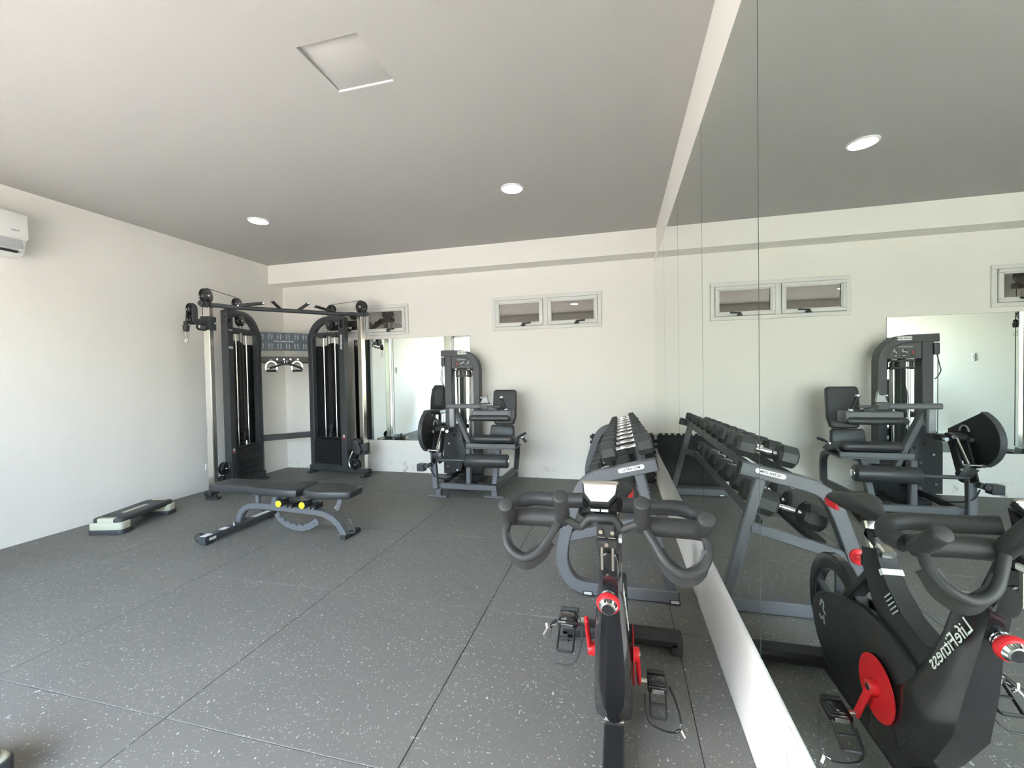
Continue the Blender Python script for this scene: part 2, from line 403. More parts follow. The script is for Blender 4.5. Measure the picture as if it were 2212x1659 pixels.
# ------------------------------------------------------------------ lights, air conditioner, outlets
def downlight(x, y, label):
    o = thing('ceiling_light', (x, y, H), label, 'light', group='recessed ceiling lights')
    r = MB(); pr = [(.085, -.001), (.100, -.001), (.100, -.006), (.094, -.011), (.085, -.012)]; n = 36; vs = []
    for k in range(n):
        a = 2*math.pi*k/n; vs += [(x+p*math.cos(a), y+p*math.sin(a), H+q) for p, q in pr]
    r.add(vs, [(k*5+t, ((k+1) % n)*5+t, ((k+1) % n)*5+(t+1) % 5, k*5+(t+1) % 5) for k in range(n) for t in range(5)])
    r.build('trim_ring', 'white', o)
    MB().cyl((x, y, H-.008), (x, y, H-.001), .0855, 36).build('diffuser', 'lamp', o)
downlight(-3.515, 3.56, 'round white ceiling light above the weight bench')
downlight(-.867, 3.57, 'round white ceiling light above the dumbbell rack')
downlight(-.96, .70, 'round white ceiling light near the glazed doors and the tall mirrors')
downlight(-3.515, .70, 'round white ceiling light near the glazed doors and the left wall')

ac = thing('air_conditioner', (XL, 1.98, 2.34), 'white split air conditioner mounted high on the left wall', 'air conditioner')
pf = [(0, .335), (.17, .335), (.195, .325), (.200, .30), (.200, .135), (.175, .128), (.150, .035), (.125, .008), (.09, 0), (0, 0)]
MB().prism([(a, b) for a, b in pf], (XL+.0005, 1.98, 2.342), (1, 0, 0), (0, 0, 1), .80, .008).build('body', 'white', ac)
MB().bx(XL+.199, XL+.206, 1.585, 2.375, 2.478, 2.668, .006, 2).build('front_panel', 'white', ac)
MB().beam((XL+.183, 1.61, 2.430), (XL+.183, 2.345, 2.430), .008, .085, (-.28, 0, 1)).build('louver', 'louver', ac)
MB().bx(XL+.12, XL+.166, 1.62, 2.33, 2.366, 2.378).build('air_outlet', 'dark', ac)
MB().prism(rrect(.05, .008, .003), (XL+.2062, 2.30, 2.530), (0, 1, 0), (0, 0, 1), .001).build('logo_mark', 'chrome', ac)

def outlet(loc, label, axis):
    o = thing('wall_outlet', loc, label, 'outlet'); x, y, z = loc; s = 1 if axis > 0 else -1
    MB().bx(x, x+s*.009, y-.038, y+.038, z-.058 if axis < 0 else z-.038, z+.058 if axis < 0 else z+.038, .004, 2).build('plate', 'white', o)
    MB().bx(x+s*.0088, x+s*.0105, y-.018, y+.018, z-.032 if axis < 0 else z-.018, z+.032 if axis < 0 else z+.018, .001, 1).build('socket', 'label', o)
outlet((XL+.0004, 4.003, .283), 'small white wall outlet low on the left wall by the cable machine', 1)
outlet((XR-.0004, 1.205, .318), 'white wall outlet low on the side wall under the mirrors', -1)
sw = thing('wall_switch', (XL+.0004, 1.98, 1.465), 'white switch box on the left wall by the glazed doors', 'switch')
MB().bx(XL+.0004, XL+.02, 1.945, 2.015, 1.40, 1.53, .005).build('plate', 'white', sw)
MB().bx(XL+.0195, XL+.024, 1.965, 1.995, 1.45, 1.50, .002).build('rocker', 'label', sw)

# ------------------------------------------------------------------ corner cable machine
CO = Vector((-4.405, 4.835, 0)); ca = R(48)
E1 = Vector((math.cos(ca), math.sin(ca), 0)); E2 = Vector((math.sin(ca), -math.cos(ca), 0)); UZ = Vector((0, 0, 1))
def cl(l, f, z): return CO+E1*l+E2*f+UZ*z
cm = thing('cable_machine', CO, 'tall black twin-tower cable machine standing in the room corner', 'gym machine', ca)
def pulley(name, c, ax, r, th, parent, hub='chrome', m='gloss'):
    c = Vector(c); ax = Vector(ax).normalized(); b = MB()
    b.cyl(c-ax*th/2, c-ax*th*.12, r, 28, bev=.008); b.cyl(c+ax*th*.12, c+ax*th/2, r, 28, bev=.008); b.cyl(c-ax*th*.2, c+ax*th*.2, r*.88, 24)
    o = b.build(name, m, parent)
    MB().cyl(c-ax*(th/2+.008), c+ax*(th/2+.008), r*.16, 10, bev=.002).build('axle_bolt', hub, o)
    return o
for s in (1, -1):
    I = cl(.3*s, 0, 0); d = (cl(.83*s, .79, 0)-I).normalized(); nn = (E1*(-s*.830)+E2*.557).normalized()
    def P(t, w, z): return I+d*t+nn*w+UZ*z
    def QB(b, t0, t1, w0, w1, z0, z1, bev=.004):      # box in tower axes
        m = Matrix(((d.x, nn.x, 0), (d.y, nn.y, 0), (0, 0, 1)))
        return b.box(P((t0+t1)/2, (w0+w1)/2, (z0+z1)/2), (t1-t0, abs(w1-w0), z1-z0), bev, m, 1)
    b = MB(); b.rtube([P(-.02, 0, .075), P(1.0, 0, .075)], .055, .06, UZ); b.build('base_tube', 'frame', cm)
    b = MB(); b.cyl(P(.985, 0, .075), P(1.03, 0, .075), .037, 18, bev=.006); b.build('end_cap', 'black', cm)
    for t in (.02, .955):
        b = MB(); QB(b, t-.04, t+.04, -.06, .08, 0, .022, .006); b.cyl(P(t, .03, .02), P(t, .03, .05), .02, 14); b.build('foot', 'rub', cm)
    # arched inner upright
    path = [(.055, .10), (.055, 1.83)]+[(.055+.30-.30*math.cos(R(a)), 1.83+.285*math.sin(R(a))) for a in (12, 24, 36, 48, 60, 72, 82, 90)]+[(.62, 2.115)]
    b = MB(); b.rtube([P(t, 0, z) for t, z in path], .06, .085, nn.cross(UZ)*0+nn, .008) if False else b.sweep([P(t, 0, z) for t, z in path], [(.042, -.03), (.042, .03), (.034, .035), (-.034, .035), (-.042, .03), (-.042, -.03), (-.034, -.035), (.034, -.035)], nn)
    b.build('arched_upright', 'frame', cm)
    # front upright with pulley slot
    b = MB(); QB(b, .575, .675, -.04, .04, .10, 1.99); QB(b, .575, .597, -.04, .04, 1.985, 2.125); QB(b, .653, .675, -.04, .04, 1.985, 2.125); QB(b, .575, .675, -.04, .04, 2.10, 2.135)
    b.build('front_upright', 'frame', cm)
    b = MB(); QB(b, .09, .58, -.025, .025, 1.895, 1.945); QB(b, .20, .30, -.03, .03, 1.872, 1.897); QB(b, .43, .53, -.03, .03, 1.872, 1.897); b.build('rod_bracket', 'frame', cm)
    b = MB(); QB(b, .09, .58, -.03, .03, .10, .135); b.build('stack_base', 'frame', cm)
    # smoked shroud with a wavy top
    top = [(0, 1.765), (.08, 1.765), (.14, 1.752), (.20, 1.775), (.26, 1.80), (.34, 1.80), (.40, 1.775), (.44, 1.765), (.485, 1.765)]
    b = MB(); b.prism([(-.07, .13), (.53, .13), (.53, 1.765)]+[(t, z) for t, z in reversed(top)]+[(-.07, 1.765)], P(.095, -.045, 0), d, UZ, .010); b.build('rear_shroud', 'shroud', cm)
    b = MB()
    for t in (.30, .36): QB(b, t-.006, t+.006, -.041, -.034, .5, 1.76, .002)
    b.build('shroud_rib', 'shroud', cm)
    for (t, z) in ((.11, 1.44), (.12, .93)):
        b = MB(); b.cyl(P(t, -.042, z), P(t, -.034, z), .007, 8); b.build('screw', 'chrome', cm)
    for t in (.275, .475):
        b = MB(); b.cyl(P(t, 0, .47), P(t, 0, 1.90), .0098, 14); b.build('guide_rod', 'chrome', cm)
    for t in (.345, .405):
        b = MB(); b.cyl(P(t, .0, .66), P(t, .0, 2.06), .004, 6); b.build('cable', 'black', cm)
    for k in range(16):
        b = MB(); z = .138+k*.0218; QB(b, .105, .57, -.038, .055, z, z+.0192, .003); b.build('weight_plate', 'black', cm)
    b = MB(); QB(b, .20, .55, -.035, .04, .49, .515, .003); QB(b, .335, .415, -.025, .025, .515, .56, .004)
    hd = b.build('stack_head', 'black', cm); b = MB(); b.cyl(P(.375, .03, .50), P(.375, .03, .565), .010, 10); b.build('lift_pin', 'chrome', hd)
    b = MB(); QB(b, .350, .40, -.03, .03, .56, .70, .012); b.build('pulley_yoke', 'black', hd)
    b = MB(); b.cyl(P(.375, -.04, .635), P(.375, .05, .635), .014, 12); b.build('yoke_bolt', 'chrome', hd)
    pulley('stack_pulley', P(.375, 0, .645), nn, .045, .03, cm)
    # pulleys
    pulley('top_pulley', P(.95, 0, 2.245), nn, .083, .05, cm); pulley('top_pulley', P(.43, 0, 2.245), nn, .070, .05, cm)
    pulley('inner_pulley', P(.44, .035, 2.035), nn, .066, .05, cm); pulley('inner_pulley', P(.625, 0, 2.05), nn, .056, .04, cm)
    pulley('low_pulley', P(.765, .01, .30), nn, .074, .05, cm); pulley('low_pulley', P(.80, .01, .155), nn, .070, .05, cm)
    b = MB(); b.cyl(P(.43, 0, 2.318), P(.95, 0, 2.332), .0035, 6); b.cyl(P(1.01, 0, 2.20), P(1.01, 0, 1.95 if s < 0 else .47), .0035, 6); b.build('cable', 'black', cm)
    b = MB(); QB(b, .68, .86, -.02, .03, .10, .14, .004); QB(b, .70, .74, -.02, .02, .13, .36, .004); b.build('pulley_bracket', 'frame', cm)
    # chrome column with adjustment holes
    b = MB(); QB(b, .895, .965, -.035, .035, .10, 2.125, .006); cc = b.build('adjustment_column', 'brush', cm)
    b = MB()
    for k in range(36):
        z = .20+k*.052
        b.cyl(P(.8942, 0, z), P(.9, 0, z), .009, 10)
    b.build('hole_row', 'dark', cc)['kind'] = 'stuff'
    b = MB(); QB(b, .88, 1.0, -.04, .04, 2.12, 2.175, .01); b.cyl(P(.86, 0, 2.15), P(1.045, 0, 2.15), .032, 16, bev=.01); b.build('column_cap', 'frame', cm)
    # sliding pulley carriage
    cz = 1.945 if s < 0 else .375
    b = MB(); QB(b, .875, .985, -.055, .055, cz-.075, cz+.075, .006); ca_ = b.build('carriage', 'frame', cm)
    b = MB(); b.cyl(P(.93, .05, cz), P(.93, .085, cz), .014, 12, bev=.003); b.build('lock_pin', 'chrome', ca_)
    if s < 0:
        b = MB(); QB(b, .98, 1.12, -.02, .02, cz-.03, cz+.03, .006); b.prism(rrect(.080, .20, .039), P(1.165, .03, cz+.07), d, UZ, .010, .003); b.prism(rrect(.080, .20, .039), P(1.165, -.03, cz+.07), d, UZ, .010, .003)
        b.build('swivel_arm', 'frame', ca_)
        pulley('swivel_pulley', P(1.165, 0, cz+.125), nn, .062, .04, ca_); pulley('swivel_pulley', P(1.165, 0, cz+.01), nn, .052, .04, ca_)
        b = MB(); b.tube(spline([P(1.01, .04, cz-.06), P(1.05, .05, cz-.085), P(1.14, .05, cz-.085), P(1.165, .05, cz-.07), P(1.165, .05, cz-.03)], 5), .011, 10); b.build('carriage_handle', 'black', ca_)
        b = MB(); b.tube(spline([P(1.225, 0, cz+.10), P(1.245, 0, cz+.03), P(1.25, 0, cz-.05)], 5), .005, 8); b.build('cable', 'black', ca_)
        b = MB(); b.ball(P(1.25, 0, cz-.035), .024); b.cyl(P(1.25, 0, cz-.12), P(1.25, 0, cz-.055), .026, 14, .031, .004); b.build('cable_stop', 'rub', ca_)
        b = MB(); b.tube(spline([P(1.25, 0, cz-.12), P(1.25, 0, cz-.155), P(1.232, 0, cz-.19), P(1.236, 0, cz-.232), P(1.255, 0, cz-.236), P(1.27, 0, cz-.20), P(1.252, 0, cz-.185)], 5), .0045, 8); b.build('snap_hook', 'chrome', ca_)
    else:
        b = MB(); QB(b, .80, .90, .02, .06, cz-.06, cz+.02, .01); b.prism(rrect(.105, .20, .05), P(.875, .085, cz+.03), (d*.93+UZ*.35), UZ*.93-d*.35, .010, .003); b.build('swivel_arm', 'frame', ca_)
        pulley('swivel_pulley', P(.87, .065, cz+.09), nn, .058, .035, ca_); pulley('swivel_pulley', P(.90, .065, cz-.02), nn, .050, .035, ca_)
        b = MB(); b.tube(spline([P(.97, .06, cz-.03), P(1.04, .08, cz-.025), P(1.07, .08, cz+.0), P(1.075, .08, cz+.10)], 5), .012, 10); b.build('carriage_handle', 'black', ca_)
        b = MB(); b.tube(spline([P(.80, .06, cz-.03), P(.77, .075, cz-.10), P(.745, .085, cz-.16), P(.76, .085, cz-.235), P(.785, .085, cz-.245)], 5), .011, 8); b.build('snap_hook', 'chrome', ca_)
    # labels on the front upright
    tw = .0408
    if s > 0:
        b = MB(); b.prism([(x*.55, y) for x, y in rrect(.055, .20, .026)], P(.625, tw, 1.80), d, UZ, .001); bo = b.build('badge', 'label', cm)
        text_mb('ULTRA GYM', .027, P(.625, tw+.0014, 1.80), -UZ, d, .0003, True).build('lettering', 'frame', bo)
        zs = (.505,)
    else:
        b = MB(); b.prism(rrect(.07, .012, .002), P(.625, tw, 1.905), -d, UZ, .001); b.build('warning_label', 'label', cm); b = MB(); b.prism(rrect(.07, .028, .002), P(.625, tw, 1.70), -d, UZ, .001); b.build('warning_label', 'label', cm)
        b = MB(); b.prism(rrect(.06, .006, .001), P(.625, tw, 1.885), -d, UZ, .001); b.build('warning_stripe', 'printr', cm)
        zs = (.46,)
    for z in zs:
        b = MB(); b.prism(rrect(.035, .035, .004), P(.63, tw, z+.03), d, UZ, .001); b.build('hazard_label', 'label', cm)
        b = MB(); b.prism(rrect(.05, .016, .002), P(.63, tw+.0004, z), d, UZ, .001); b.build('hazard_stripe', 'red', cm)
# bars joining the two towers, sign, pull-up bar
for z in (1.583, .535):
    b = MB(); b.rtube([cl(-.30, .0, z), cl(.30, .0, z)], .05, .078, UZ); b.build('cross_member', 'frame', cm)
    for l in (-.29, .29):
        b = MB()
        for dz in (-.052, .052): b.cyl(cl(l, .02, z+dz), cl(l, .04, z+dz), .008, 8)
        b.build('bolt', 'chrome', cm)
b = MB(); b.cyl(cl(-.31, .03, 1.540), cl(.31, .03, 1.540), .011, 10); b.build('hook_rail', 'black', cm)
for l in (-.02, .06, -.10, .15):
    b = MB(); b.cyl(cl(l, .02, 1.585), cl(l, .045, 1.585), .011, 10); b.build('hook_stud', 'brush', cm)
b = MB(); b.prism(rrect(.66, .245, .004), cl(-.012, .02, 1.823), E1, UZ, .008); sg = b.build('exercise_sign', 'sign', cm)
text_mb('DUAL CABLE CROSS', .026, cl(-.012, .026, 1.826), E1, UZ, .0004, True).build('lettering', 'printw', sg)
fo = .0252
for row, zc in ((0, 1.887), (1, 1.768)):
    for k in range(6):
        l = -.275+k*.104; b = MB()
        for dx in (-.017, .017):
            def stroke(a0, b0, a1, b1, w=.005): b.beam(cl(l+dx+a0, fo, zc+b0), cl(l+dx+a1, fo, zc+b1), w, .0012, E2, 0)
            hx = random.uniform(-.004, .004)
            b.cyl(cl(l+dx+hx, fo-.0006, zc+.026), cl(l+dx+hx, fo+.0006, zc+.026), .0055, 8)
            stroke(hx, .02, 0, -.006, .010); stroke(0, -.006, -.006, -.034); stroke(0, -.006, .006, -.034)
            stroke(hx, .016, random.uniform(-.02, -.008), random.uniform(-.008, .03), .004); stroke(hx, .016, random.uniform(.008, .02), random.uniform(-.008, .03), .004)
        b.beam(cl(l-.035, fo, zc+(.040 if row == 0 else -.042)), cl(l+.035, fo, zc+(.040 if row == 0 else -.042)), .003, .0012, E2, 0)
        b.build('pictogram', 'print', sg)
b = MB(); b.tube([cl(-.885, .77, 2.150), cl(-.70, .765, 2.150), cl(-.62, .75, 2.143), cl(.62, .75, 2.143), cl(.70, .765, 2.150), cl(.885, .77, 2.150)], .025, 14); pb = b.build('pull_up_bar', 'frame', cm)
for (la, za, lb, zb, fb) in ((-.53, 2.168, -.29, 2.205, .80), (-.112, 2.16, -.20, 2.238, .80), (.088, 2.16, .19, 2.240, .80), (.515, 2.16, .262, 2.212, .80)):
    A_, B_ = cl(la, .75, za), cl(lb, fb, zb)
    b = MB(); b.cyl(A_, B_, .0185, 14, bev=.002); g = b.build('grip', 'foam', pb)
    b = MB(); dd = (B_-A_).normalized(); b.cyl(B_-dd*.005, B_+dd*.014, .0190, 14, bev=.003); b.cyl(A_-dd*.012, A_+dd*.004, .0195, 14); b.build('grip_end', 'chrome', g)

# attachments hung on the cross member
for k, l in enumerate((-.172, .135)):
    o = thing('d_handle', cl(l, .06, 1.42), ('chrome stirrup handle hung on the cable machine rail beside the left tower', 'chrome stirrup handle hung on the cable machine rail beside the right tower')[k], 'handle', ca, 'stirrup handles on the cable machine')
    b = MB(); b.sweep(spline([cl(l-.062, .062, 1.435), cl(l-.064, .062, 1.49), cl(l-.045, .062, 1.535), cl(l, .062, 1.552), cl(l+.045, .062, 1.535), cl(l+.064, .062, 1.49), cl(l+.062, .062, 1.435)], 5), [(.007, -.004), (.007, .004), (-.007, .004), (-.007, -.004)], E2)
    b.tube([cl(l+.014*math.cos(R(t)), .062, 1.562+.014*math.sin(R(t))) for t in range(0, 360, 30)], .005, 8, True); b.build('stirrup', 'chrome', o)
    b = MB(); b.cyl(cl(l-.058, .062, 1.428), cl(l+.058, .062, 1.428), .015, 14, bev=.003); g = b.build('grip', 'foam', o)
    b = MB(); b.cyl(cl(l-.070, .062, 1.428), cl(l-.058, .062, 1.428), .0165, 14, bev=.003); b.cyl(cl(l+.058, .062, 1.428), cl(l+.070, .062, 1.428), .0165, 14, bev=.003); b.build('grip_end', 'chrome', g)
o = thing('cable_bar', cl(-.02, .09, 1.45), 'short black bent bar hung between two stirrup handles on the cable machine', 'bar', ca)
b = MB(); b.tube(spline([cl(-.20, .095, 1.462), cl(-.13, .095, 1.485), cl(-.06, .09, 1.512), cl(0, .09, 1.518), cl(.06, .09, 1.512), cl(.13, .095, 1.485), cl(.20, .095, 1.455)], 5), .014, 12); bb = b.build('bar', 'foam', o)
b = MB(); b.cyl(cl(-.212, .095, 1.458), cl(-.200, .095, 1.462), .0155, 12); b.cyl(cl(.200, .095, 1.455), cl(.212, .095, 1.451), .0155, 12); b.build('bar_end', 'chrome', bb)
b = MB(); b.tube([cl(-.002+.016*math.cos(R(t)), .075, 1.548+.022*math.sin(R(t))) for t in range(0, 360, 30)], .005, 8, True); b.build('hanging_ring', 'chrome', o)

# ------------------------------------------------------------------ weight bench
wb = thing('weight_bench', (-2.75, 2.99, 0), 'black adjustable weight bench with yellow pop pins and flat pads', 'bench')
YC = 2.99
def pad_outline(pts, n=6): return [(p.x, p.y) for p in spline([Vector((a, b, 0)) for a, b in pts]+[Vector((*pts[0], 0))], n)][:-1]
# back pad: narrower at the head end
out = [(-3.455, -.105), (-3.445, -.118), (-3.25, -.118), (-3.02, -.122), (-2.86, -.142), (-2.72, -.15), (-2.56, -.15), (-2.535, -.138), (-2.530, -.10),
       (-2.530, .10), (-2.535, .138), (-2.56, .15), (-2.72, .15), (-2.86, .142), (-3.02, .122), (-3.25, .118), (-3.445, .118), (-3.455, .105)]
b = MB(); b.prism(out, (0, YC, .387), (1, 0, 0), (0, 1, 0), .066, .018); b.build('back_pad', 'vinyl', wb)
out = [(-2.50, -.09), (-2.485, -.118), (-2.44, -.140), (-2.34, -.146), (-2.20, -.128), (-2.10, -.105), (-2.075, -.085), (-2.07, 0), (-2.075, .085), (-2.10, .105), (-2.20, .128), (-2.34, .146), (-2.44, .140), (-2.485, .118), (-2.50, .09)]
b = MB(); b.prism(out, (0, YC, .387), (1, 0, 0), (0, 1, 0), .066, .018); b.build('seat_pad', 'vinyl', wb)
b = MB(); b.beam((-3.40, YC, .343), (-2.58, YC, .343), .05, .022); b.beam((-2.44, YC, .343), (-2.14, YC, .343), .05, .022); b.build('pad_rail', 'grey', wb)
# arched spine
sp = [(-3.255, .055), (-3.245, .10), (-3.22, .155), (-3.18, .195), (-3.12, .218), (-3.04, .225), (-2.60, .212), (-2.45, .205), (-2.38, .195), (-2.30, .165), (-2.24, .115), (-2.20, .055), (-2.185, .012)]
b = MB(); b.rtube([(x, YC, z) for x, z in sp], .05, .055, (0, 1, 0), .006); b.build('spine', 'grey', wb)
b = MB(); b.rtube([(-3.235, YC-.365, .044), (-3.235, YC+.365, .044)], .065, .05, (0, 0, 1)); fo_ = b.build('cross_foot', 'frame', wb)
for yv, y2 in ((-.36, -.29), (-.20, -.14), (.12, .30)):
    b = MB(); b.bx(-3.262, -3.208, YC+yv, YC+y2, .0685, .0705); b.build('foot_label', 'label', fo_)
b = MB(); b.bx(-3.2035, -3.2015, YC-.33, YC-.27, .03, .05); b.build('foot_label', 'label', fo_)
for yv in (-.33, .33):
    b = MB(); b.cyl((-3.30, YC+yv-.016, .045), (-3.30, YC+yv+.016, .045), .038, 18, bev=.006); w_ = b.build('wheel', 'rub', wb); b = MB(); b.cyl((-3.30, YC+yv-.02, .045), (-3.30, YC+yv+.02, .045), .012, 10); b.build('axle_bolt', 'chrome', w_)
    b = MB(); b.bx(-3.27, -3.20, YC+yv-.03, YC+yv+.03, 0, .022, .004, 1); b.build('rubber_foot', 'rub', wb)
for yv in (-.06, .06):
    b = MB(); b.cyl((-3.245, YC+yv, .066), (-3.245, YC+yv, .085), .012, 8); b.build('bolt', 'chrome', wb)
b = MB(); b.rtube([(-2.185, YC-.04, .019), (-2.178, YC+.16, .019)], .05, .036, (0, 0, 1)); b.build('rear_foot', 'rub', wb)
b = MB(); b.tube(spline([(-2.215, YC+.02, .125), (-2.165, YC+.02, .15), (-2.145, YC+.02, .14), (-2.115, YC+.02, .065), (-2.125, YC+.02, .045), (-2.165, YC+.02, .04)], 5), .007, 8); b.build('lift_handle', 'frame', wb)
# posts, yellow pins, ladders
b = MB(); b.cyl((-3.05, YC, .24), (-3.05, YC, .335), .020, 14); b.beam((-3.05, YC, .315), (-3.05, YC, .335), .07, .05); b.build('stop_post', 'grey', wb)
b = MB(); b.prism([(-.035, 0), (.035, 0), (.022, .07), (.012, .105), (-.016, .105), (-.022, .07)], (-2.85, YC-.03, .235), (1, 0, 0), (0, 0, 1), .008); b.prism([(-.035, 0), (.035, 0), (.022, .07), (.012, .105), (-.016, .105), (-.022, .07)], (-2.85, YC+.03, .235), (1, 0, 0), (0, 0, 1), .008); hb = b.build('hinge_bracket', 'grey', wb)
b = MB(); b.cyl((-2.852, YC-.045, .325), (-2.852, YC+.045, .325), .010, 10); b.build('hinge_bolt', 'chrome', hb)
for xx in (-2.70, -2.475):
    b = MB(); b.bx(xx-.035, xx+.045, YC-.05, YC+.05, .235, .272, .004, 1); b.beam((xx-.02, YC-.045, .285), (xx+.09, YC-.01, .335), .03, .035); b.cyl((xx, YC-.11, .300), (xx, YC+.02, .300), .021, 16); pj = b.build('pin_housing', 'black', wb)
    b = MB(); b.cyl((xx, YC-.145, .300), (xx, YC-.108, .300), .031, 20, bev=.006); b.build('pin_ring', 'black', pj)
    b = MB(); b.cyl((xx, YC-.152, .300), (xx, YC-.140, .300), .027, 20, bev=.004); b.build('pop_pin', 'yellow', pj)
    b = MB(); b.cyl((xx-.01, YC-.06, .250), (xx-.01, YC-.045, .250), .009, 8); b.cyl((xx+.03, YC-.06, .246), (xx+.03, YC-.045, .246), .009, 8); b.cyl((xx+.035, YC-.06, .318), (xx+.035, YC-.05, .318), .008, 8); b.build('bolt', 'chrome', pj)
b = MB(); lad = [(-2.84, .175), (-2.80, .125), (-2.74, .088), (-2.66, .068), (-2.58, .066), (-2.52, .082), (-2.46, .115)]
b.rtube([(x, YC-.02, z) for x, z in lad], .012, .052, (0, -1, 0)) if False else b.sweep([(x, YC-.02, z) for x, z in lad], [(.026, -.005), (.026, .005), (-.026, .005), (-.026, -.005)], (0, 1, 0))
b.cyl((-2.45, YC-.026, .122), (-2.45, YC-.014, .122), .030, 18); ar = b.build('angle_ladder', 'grey', wb)
b = MB()
for x, z in ((-2.80, .150), (-2.755, .118), (-2.695, .10), (-2.635, .092), (-2.575, .094)): b.bx(x-.004, x+.004, YC-.0265, YC-.0245, z-.012, z+.012)
b.build('ladder_slots', 'dark', ar); b = MB(); b.cyl((-2.45, YC-.04, .122), (-2.45, YC+.0, .122), .012, 10); b.build('bolt', 'chrome', ar)
b = MB(); b.sweep([(x, YC-.06, z) for x, z in ((-2.185, .345), (-2.19, .31), (-2.205, .28), (-2.225, .258))], [(.02, -.005), (.02, .005), (-.02, .005), (-.02, -.005)], (0, 1, 0)); sl = b.build('seat_ladder', 'grey', wb)
b = MB(); b.cyl((-2.215, YC-.075, .275), (-2.215, YC-.045, .275), .008, 8); b.cyl((-2.205, YC-.075, .295), (-2.205, YC-.045, .295), .008, 8); b.build('bolt', 'chrome', sl)

# ------------------------------------------------------------------ aerobic steps
def step(name, loc, rotz, label, L=.62, W=.29, rh=.04):
    o = thing(name, loc, label, 'step', rotz, 'aerobic steps', wc=False)
    b = MB(); b.prism(rrect(L-.02, W-.03, .05), (0, 0, .112), (1, 0, 0), (0, 1, 0), .046, .012); dk = b.build('deck', 'stepdark', o)
    b = MB(); b.prism(rrect(L*.42, .045, .02), (0, 0, .1355), (1, 0, 0), (0, 1, 0), .002); b.build('centre_strip', 'cream', dk)
    b = MB()
    for k in (-1, 1):
        for j in range(5): b.bx(k*L*.30-.07, k*L*.30+.07, -W*.36+j*W*.18-.004, -W*.36+j*W*.18+.004, .134, .1365)
    b.build('grip_rib', 'stepdark', dk)['kind'] = 'stuff'
    for k in (-1, 1):
        b = MB(); b.prism(rrect(.115, W, .035), (k*(L/2-.0575), 0, .068), (1, 0, 0), (0, 1, 0), .066, .010)
        b.prism(rrect(.05, W*.52, .02), (k*(L/2-.030), 0, .112), (1, 0, 0), (0, 1, 0), .052, .010); b.build('end_cap', 'cream', o)
        b = MB(); b.prism(rrect(.125, W+.012, .035), (k*(L/2-.0575), 0, rh/2), (1, 0, 0), (0, 1, 0), rh, .006); b.build('riser', 'stepdark', o)
    return o
step('aerobic_step', (-4.395, 2.935, 0), R(105), 'low black aerobic step with pale end caps lying by the left wall')
step('aerobic_step', (-2.095, .612, 0), R(90), 'black aerobic step with pale caps lying alone near the glazed doors', rh=.092)

# ------------------------------------------------------------------ leg machine
lm = thing('leg_machine', (-1.65, 4.7, 0), 'black seated leg machine with padded rollers and a weight tower', 'gym machine')
# weight tower
b = MB(); pts = [(-2.185, 1.605), (-1.93, 1.600)]+[(-1.93+.212*math.sin(R(a)), 1.388+.212*math.cos(R(a))) for a in (15, 30, 45, 60, 75, 90)]+[(-1.718, .03)]
b.sweep([(x, 5.05, z) for x, z in pts], [(.040, -.055), (.040, .055), (.034, .06), (-.034, .06), (-.040, .055), (-.040, -.055), (-.034, -.06), (.034, -.06)], (0, 1, 0)); b.build('tower_arch', 'frame', lm)
b = MB(); b.bx(-2.140, -2.045, 4.99, 5.11, .03, 1.57, .006, 1); b.build('tower_post', 'frame', lm)
b = MB(); b.bx(-2.18, -2.13, 4.97, 5.07, 1.44, 1.555, .010, 2); b.build('pulley_cover', 'frame', lm)
b = MB(); b.bx(-2.047, -1.755, 5.00, 5.05, 1.405, 1.575, .004, 1); pl = b.build('placard', 'frame', lm)
for k, xx in enumerate((-1.975, -1.903, -1.832)):
    b = MB(); b.prism(rrect(.058, .088, .006), (xx, 4.9993, 1.463), (1, 0, 0), (0, 0, 1), .001); fr_ = b.build('icon_frame', 'grey', pl)
    b = MB(); b.prism(rrect(.052, .082, .005), (xx, 4.9985, 1.463), (1, 0, 0), (0, 0, 1), .001); b.build('icon_field', 'black', fr_)
    b = MB(); y_ = 4.9977
    if k == 0: b.prism([(-.010, -.02), (-.004, -.02), (0, 0), (.008, -.012), (.012, .012), (0, .022), (-.008, .018)], (xx, y_, 1.465), (1, 0, 0), (0, 0, 1), .001)
    else:
        for (a0, b0, a1, b1) in ((.012, .03, .014, .002), (.014, .002, -.018 if k == 1 else -.002, .004), (-.018 if k == 1 else -.002, .004, -.02 if k == 1 else -.008, -.014)): b.beam((xx+a0, y_, 1.472+b0), (xx+a1, y_, 1.472+b1), .010, .001, (0, 1, 0), 0)
        b.beam((xx-.012, y_, 1.436), (xx+.014, y_, 1.436), .007, .001, (0, 1, 0), 0)
    b.build('icon_figure', 'printr' if k == 0 else 'print', fr_)
text_mb('Leg Extension', .021, (-1.915, 4.9990, 1.525), (1, 0, 0), UZ, .0004, True).build('lettering', 'print', pl)
b = MB(); b.prism(rrect(.125, .038, .012), (-1.90, 4.9885, 1.605), (1, 0, 0), UZ, .002); bd = b.build('badge', 'label', lm)
text_mb('ULTRA GYM', .023, (-1.90, 4.9870, 1.605), (1, 0, 0), UZ, .0003, True).build('lettering', 'black', bd)
for xx in (-1.970, -1.838):
    b = MB(); b.cyl((xx, 5.05, .42), (xx, 5.05, 1.40), .0115, 12); b.build('guide_rod', 'chrome', lm)
b = MB(); b.cyl((-1.903, 5.05, .42), (-1.903, 5.05, 1.40), .004, 6); b.build('cable', 'black', lm)
b = MB(); b.bx(-2.012, -1.79, 5.02, 5.08, 1.375, 1.40, .004, 1); b.bx(-2.005, -1.80, 5.02, 5.08, 1.305, 1.325, .004, 1)
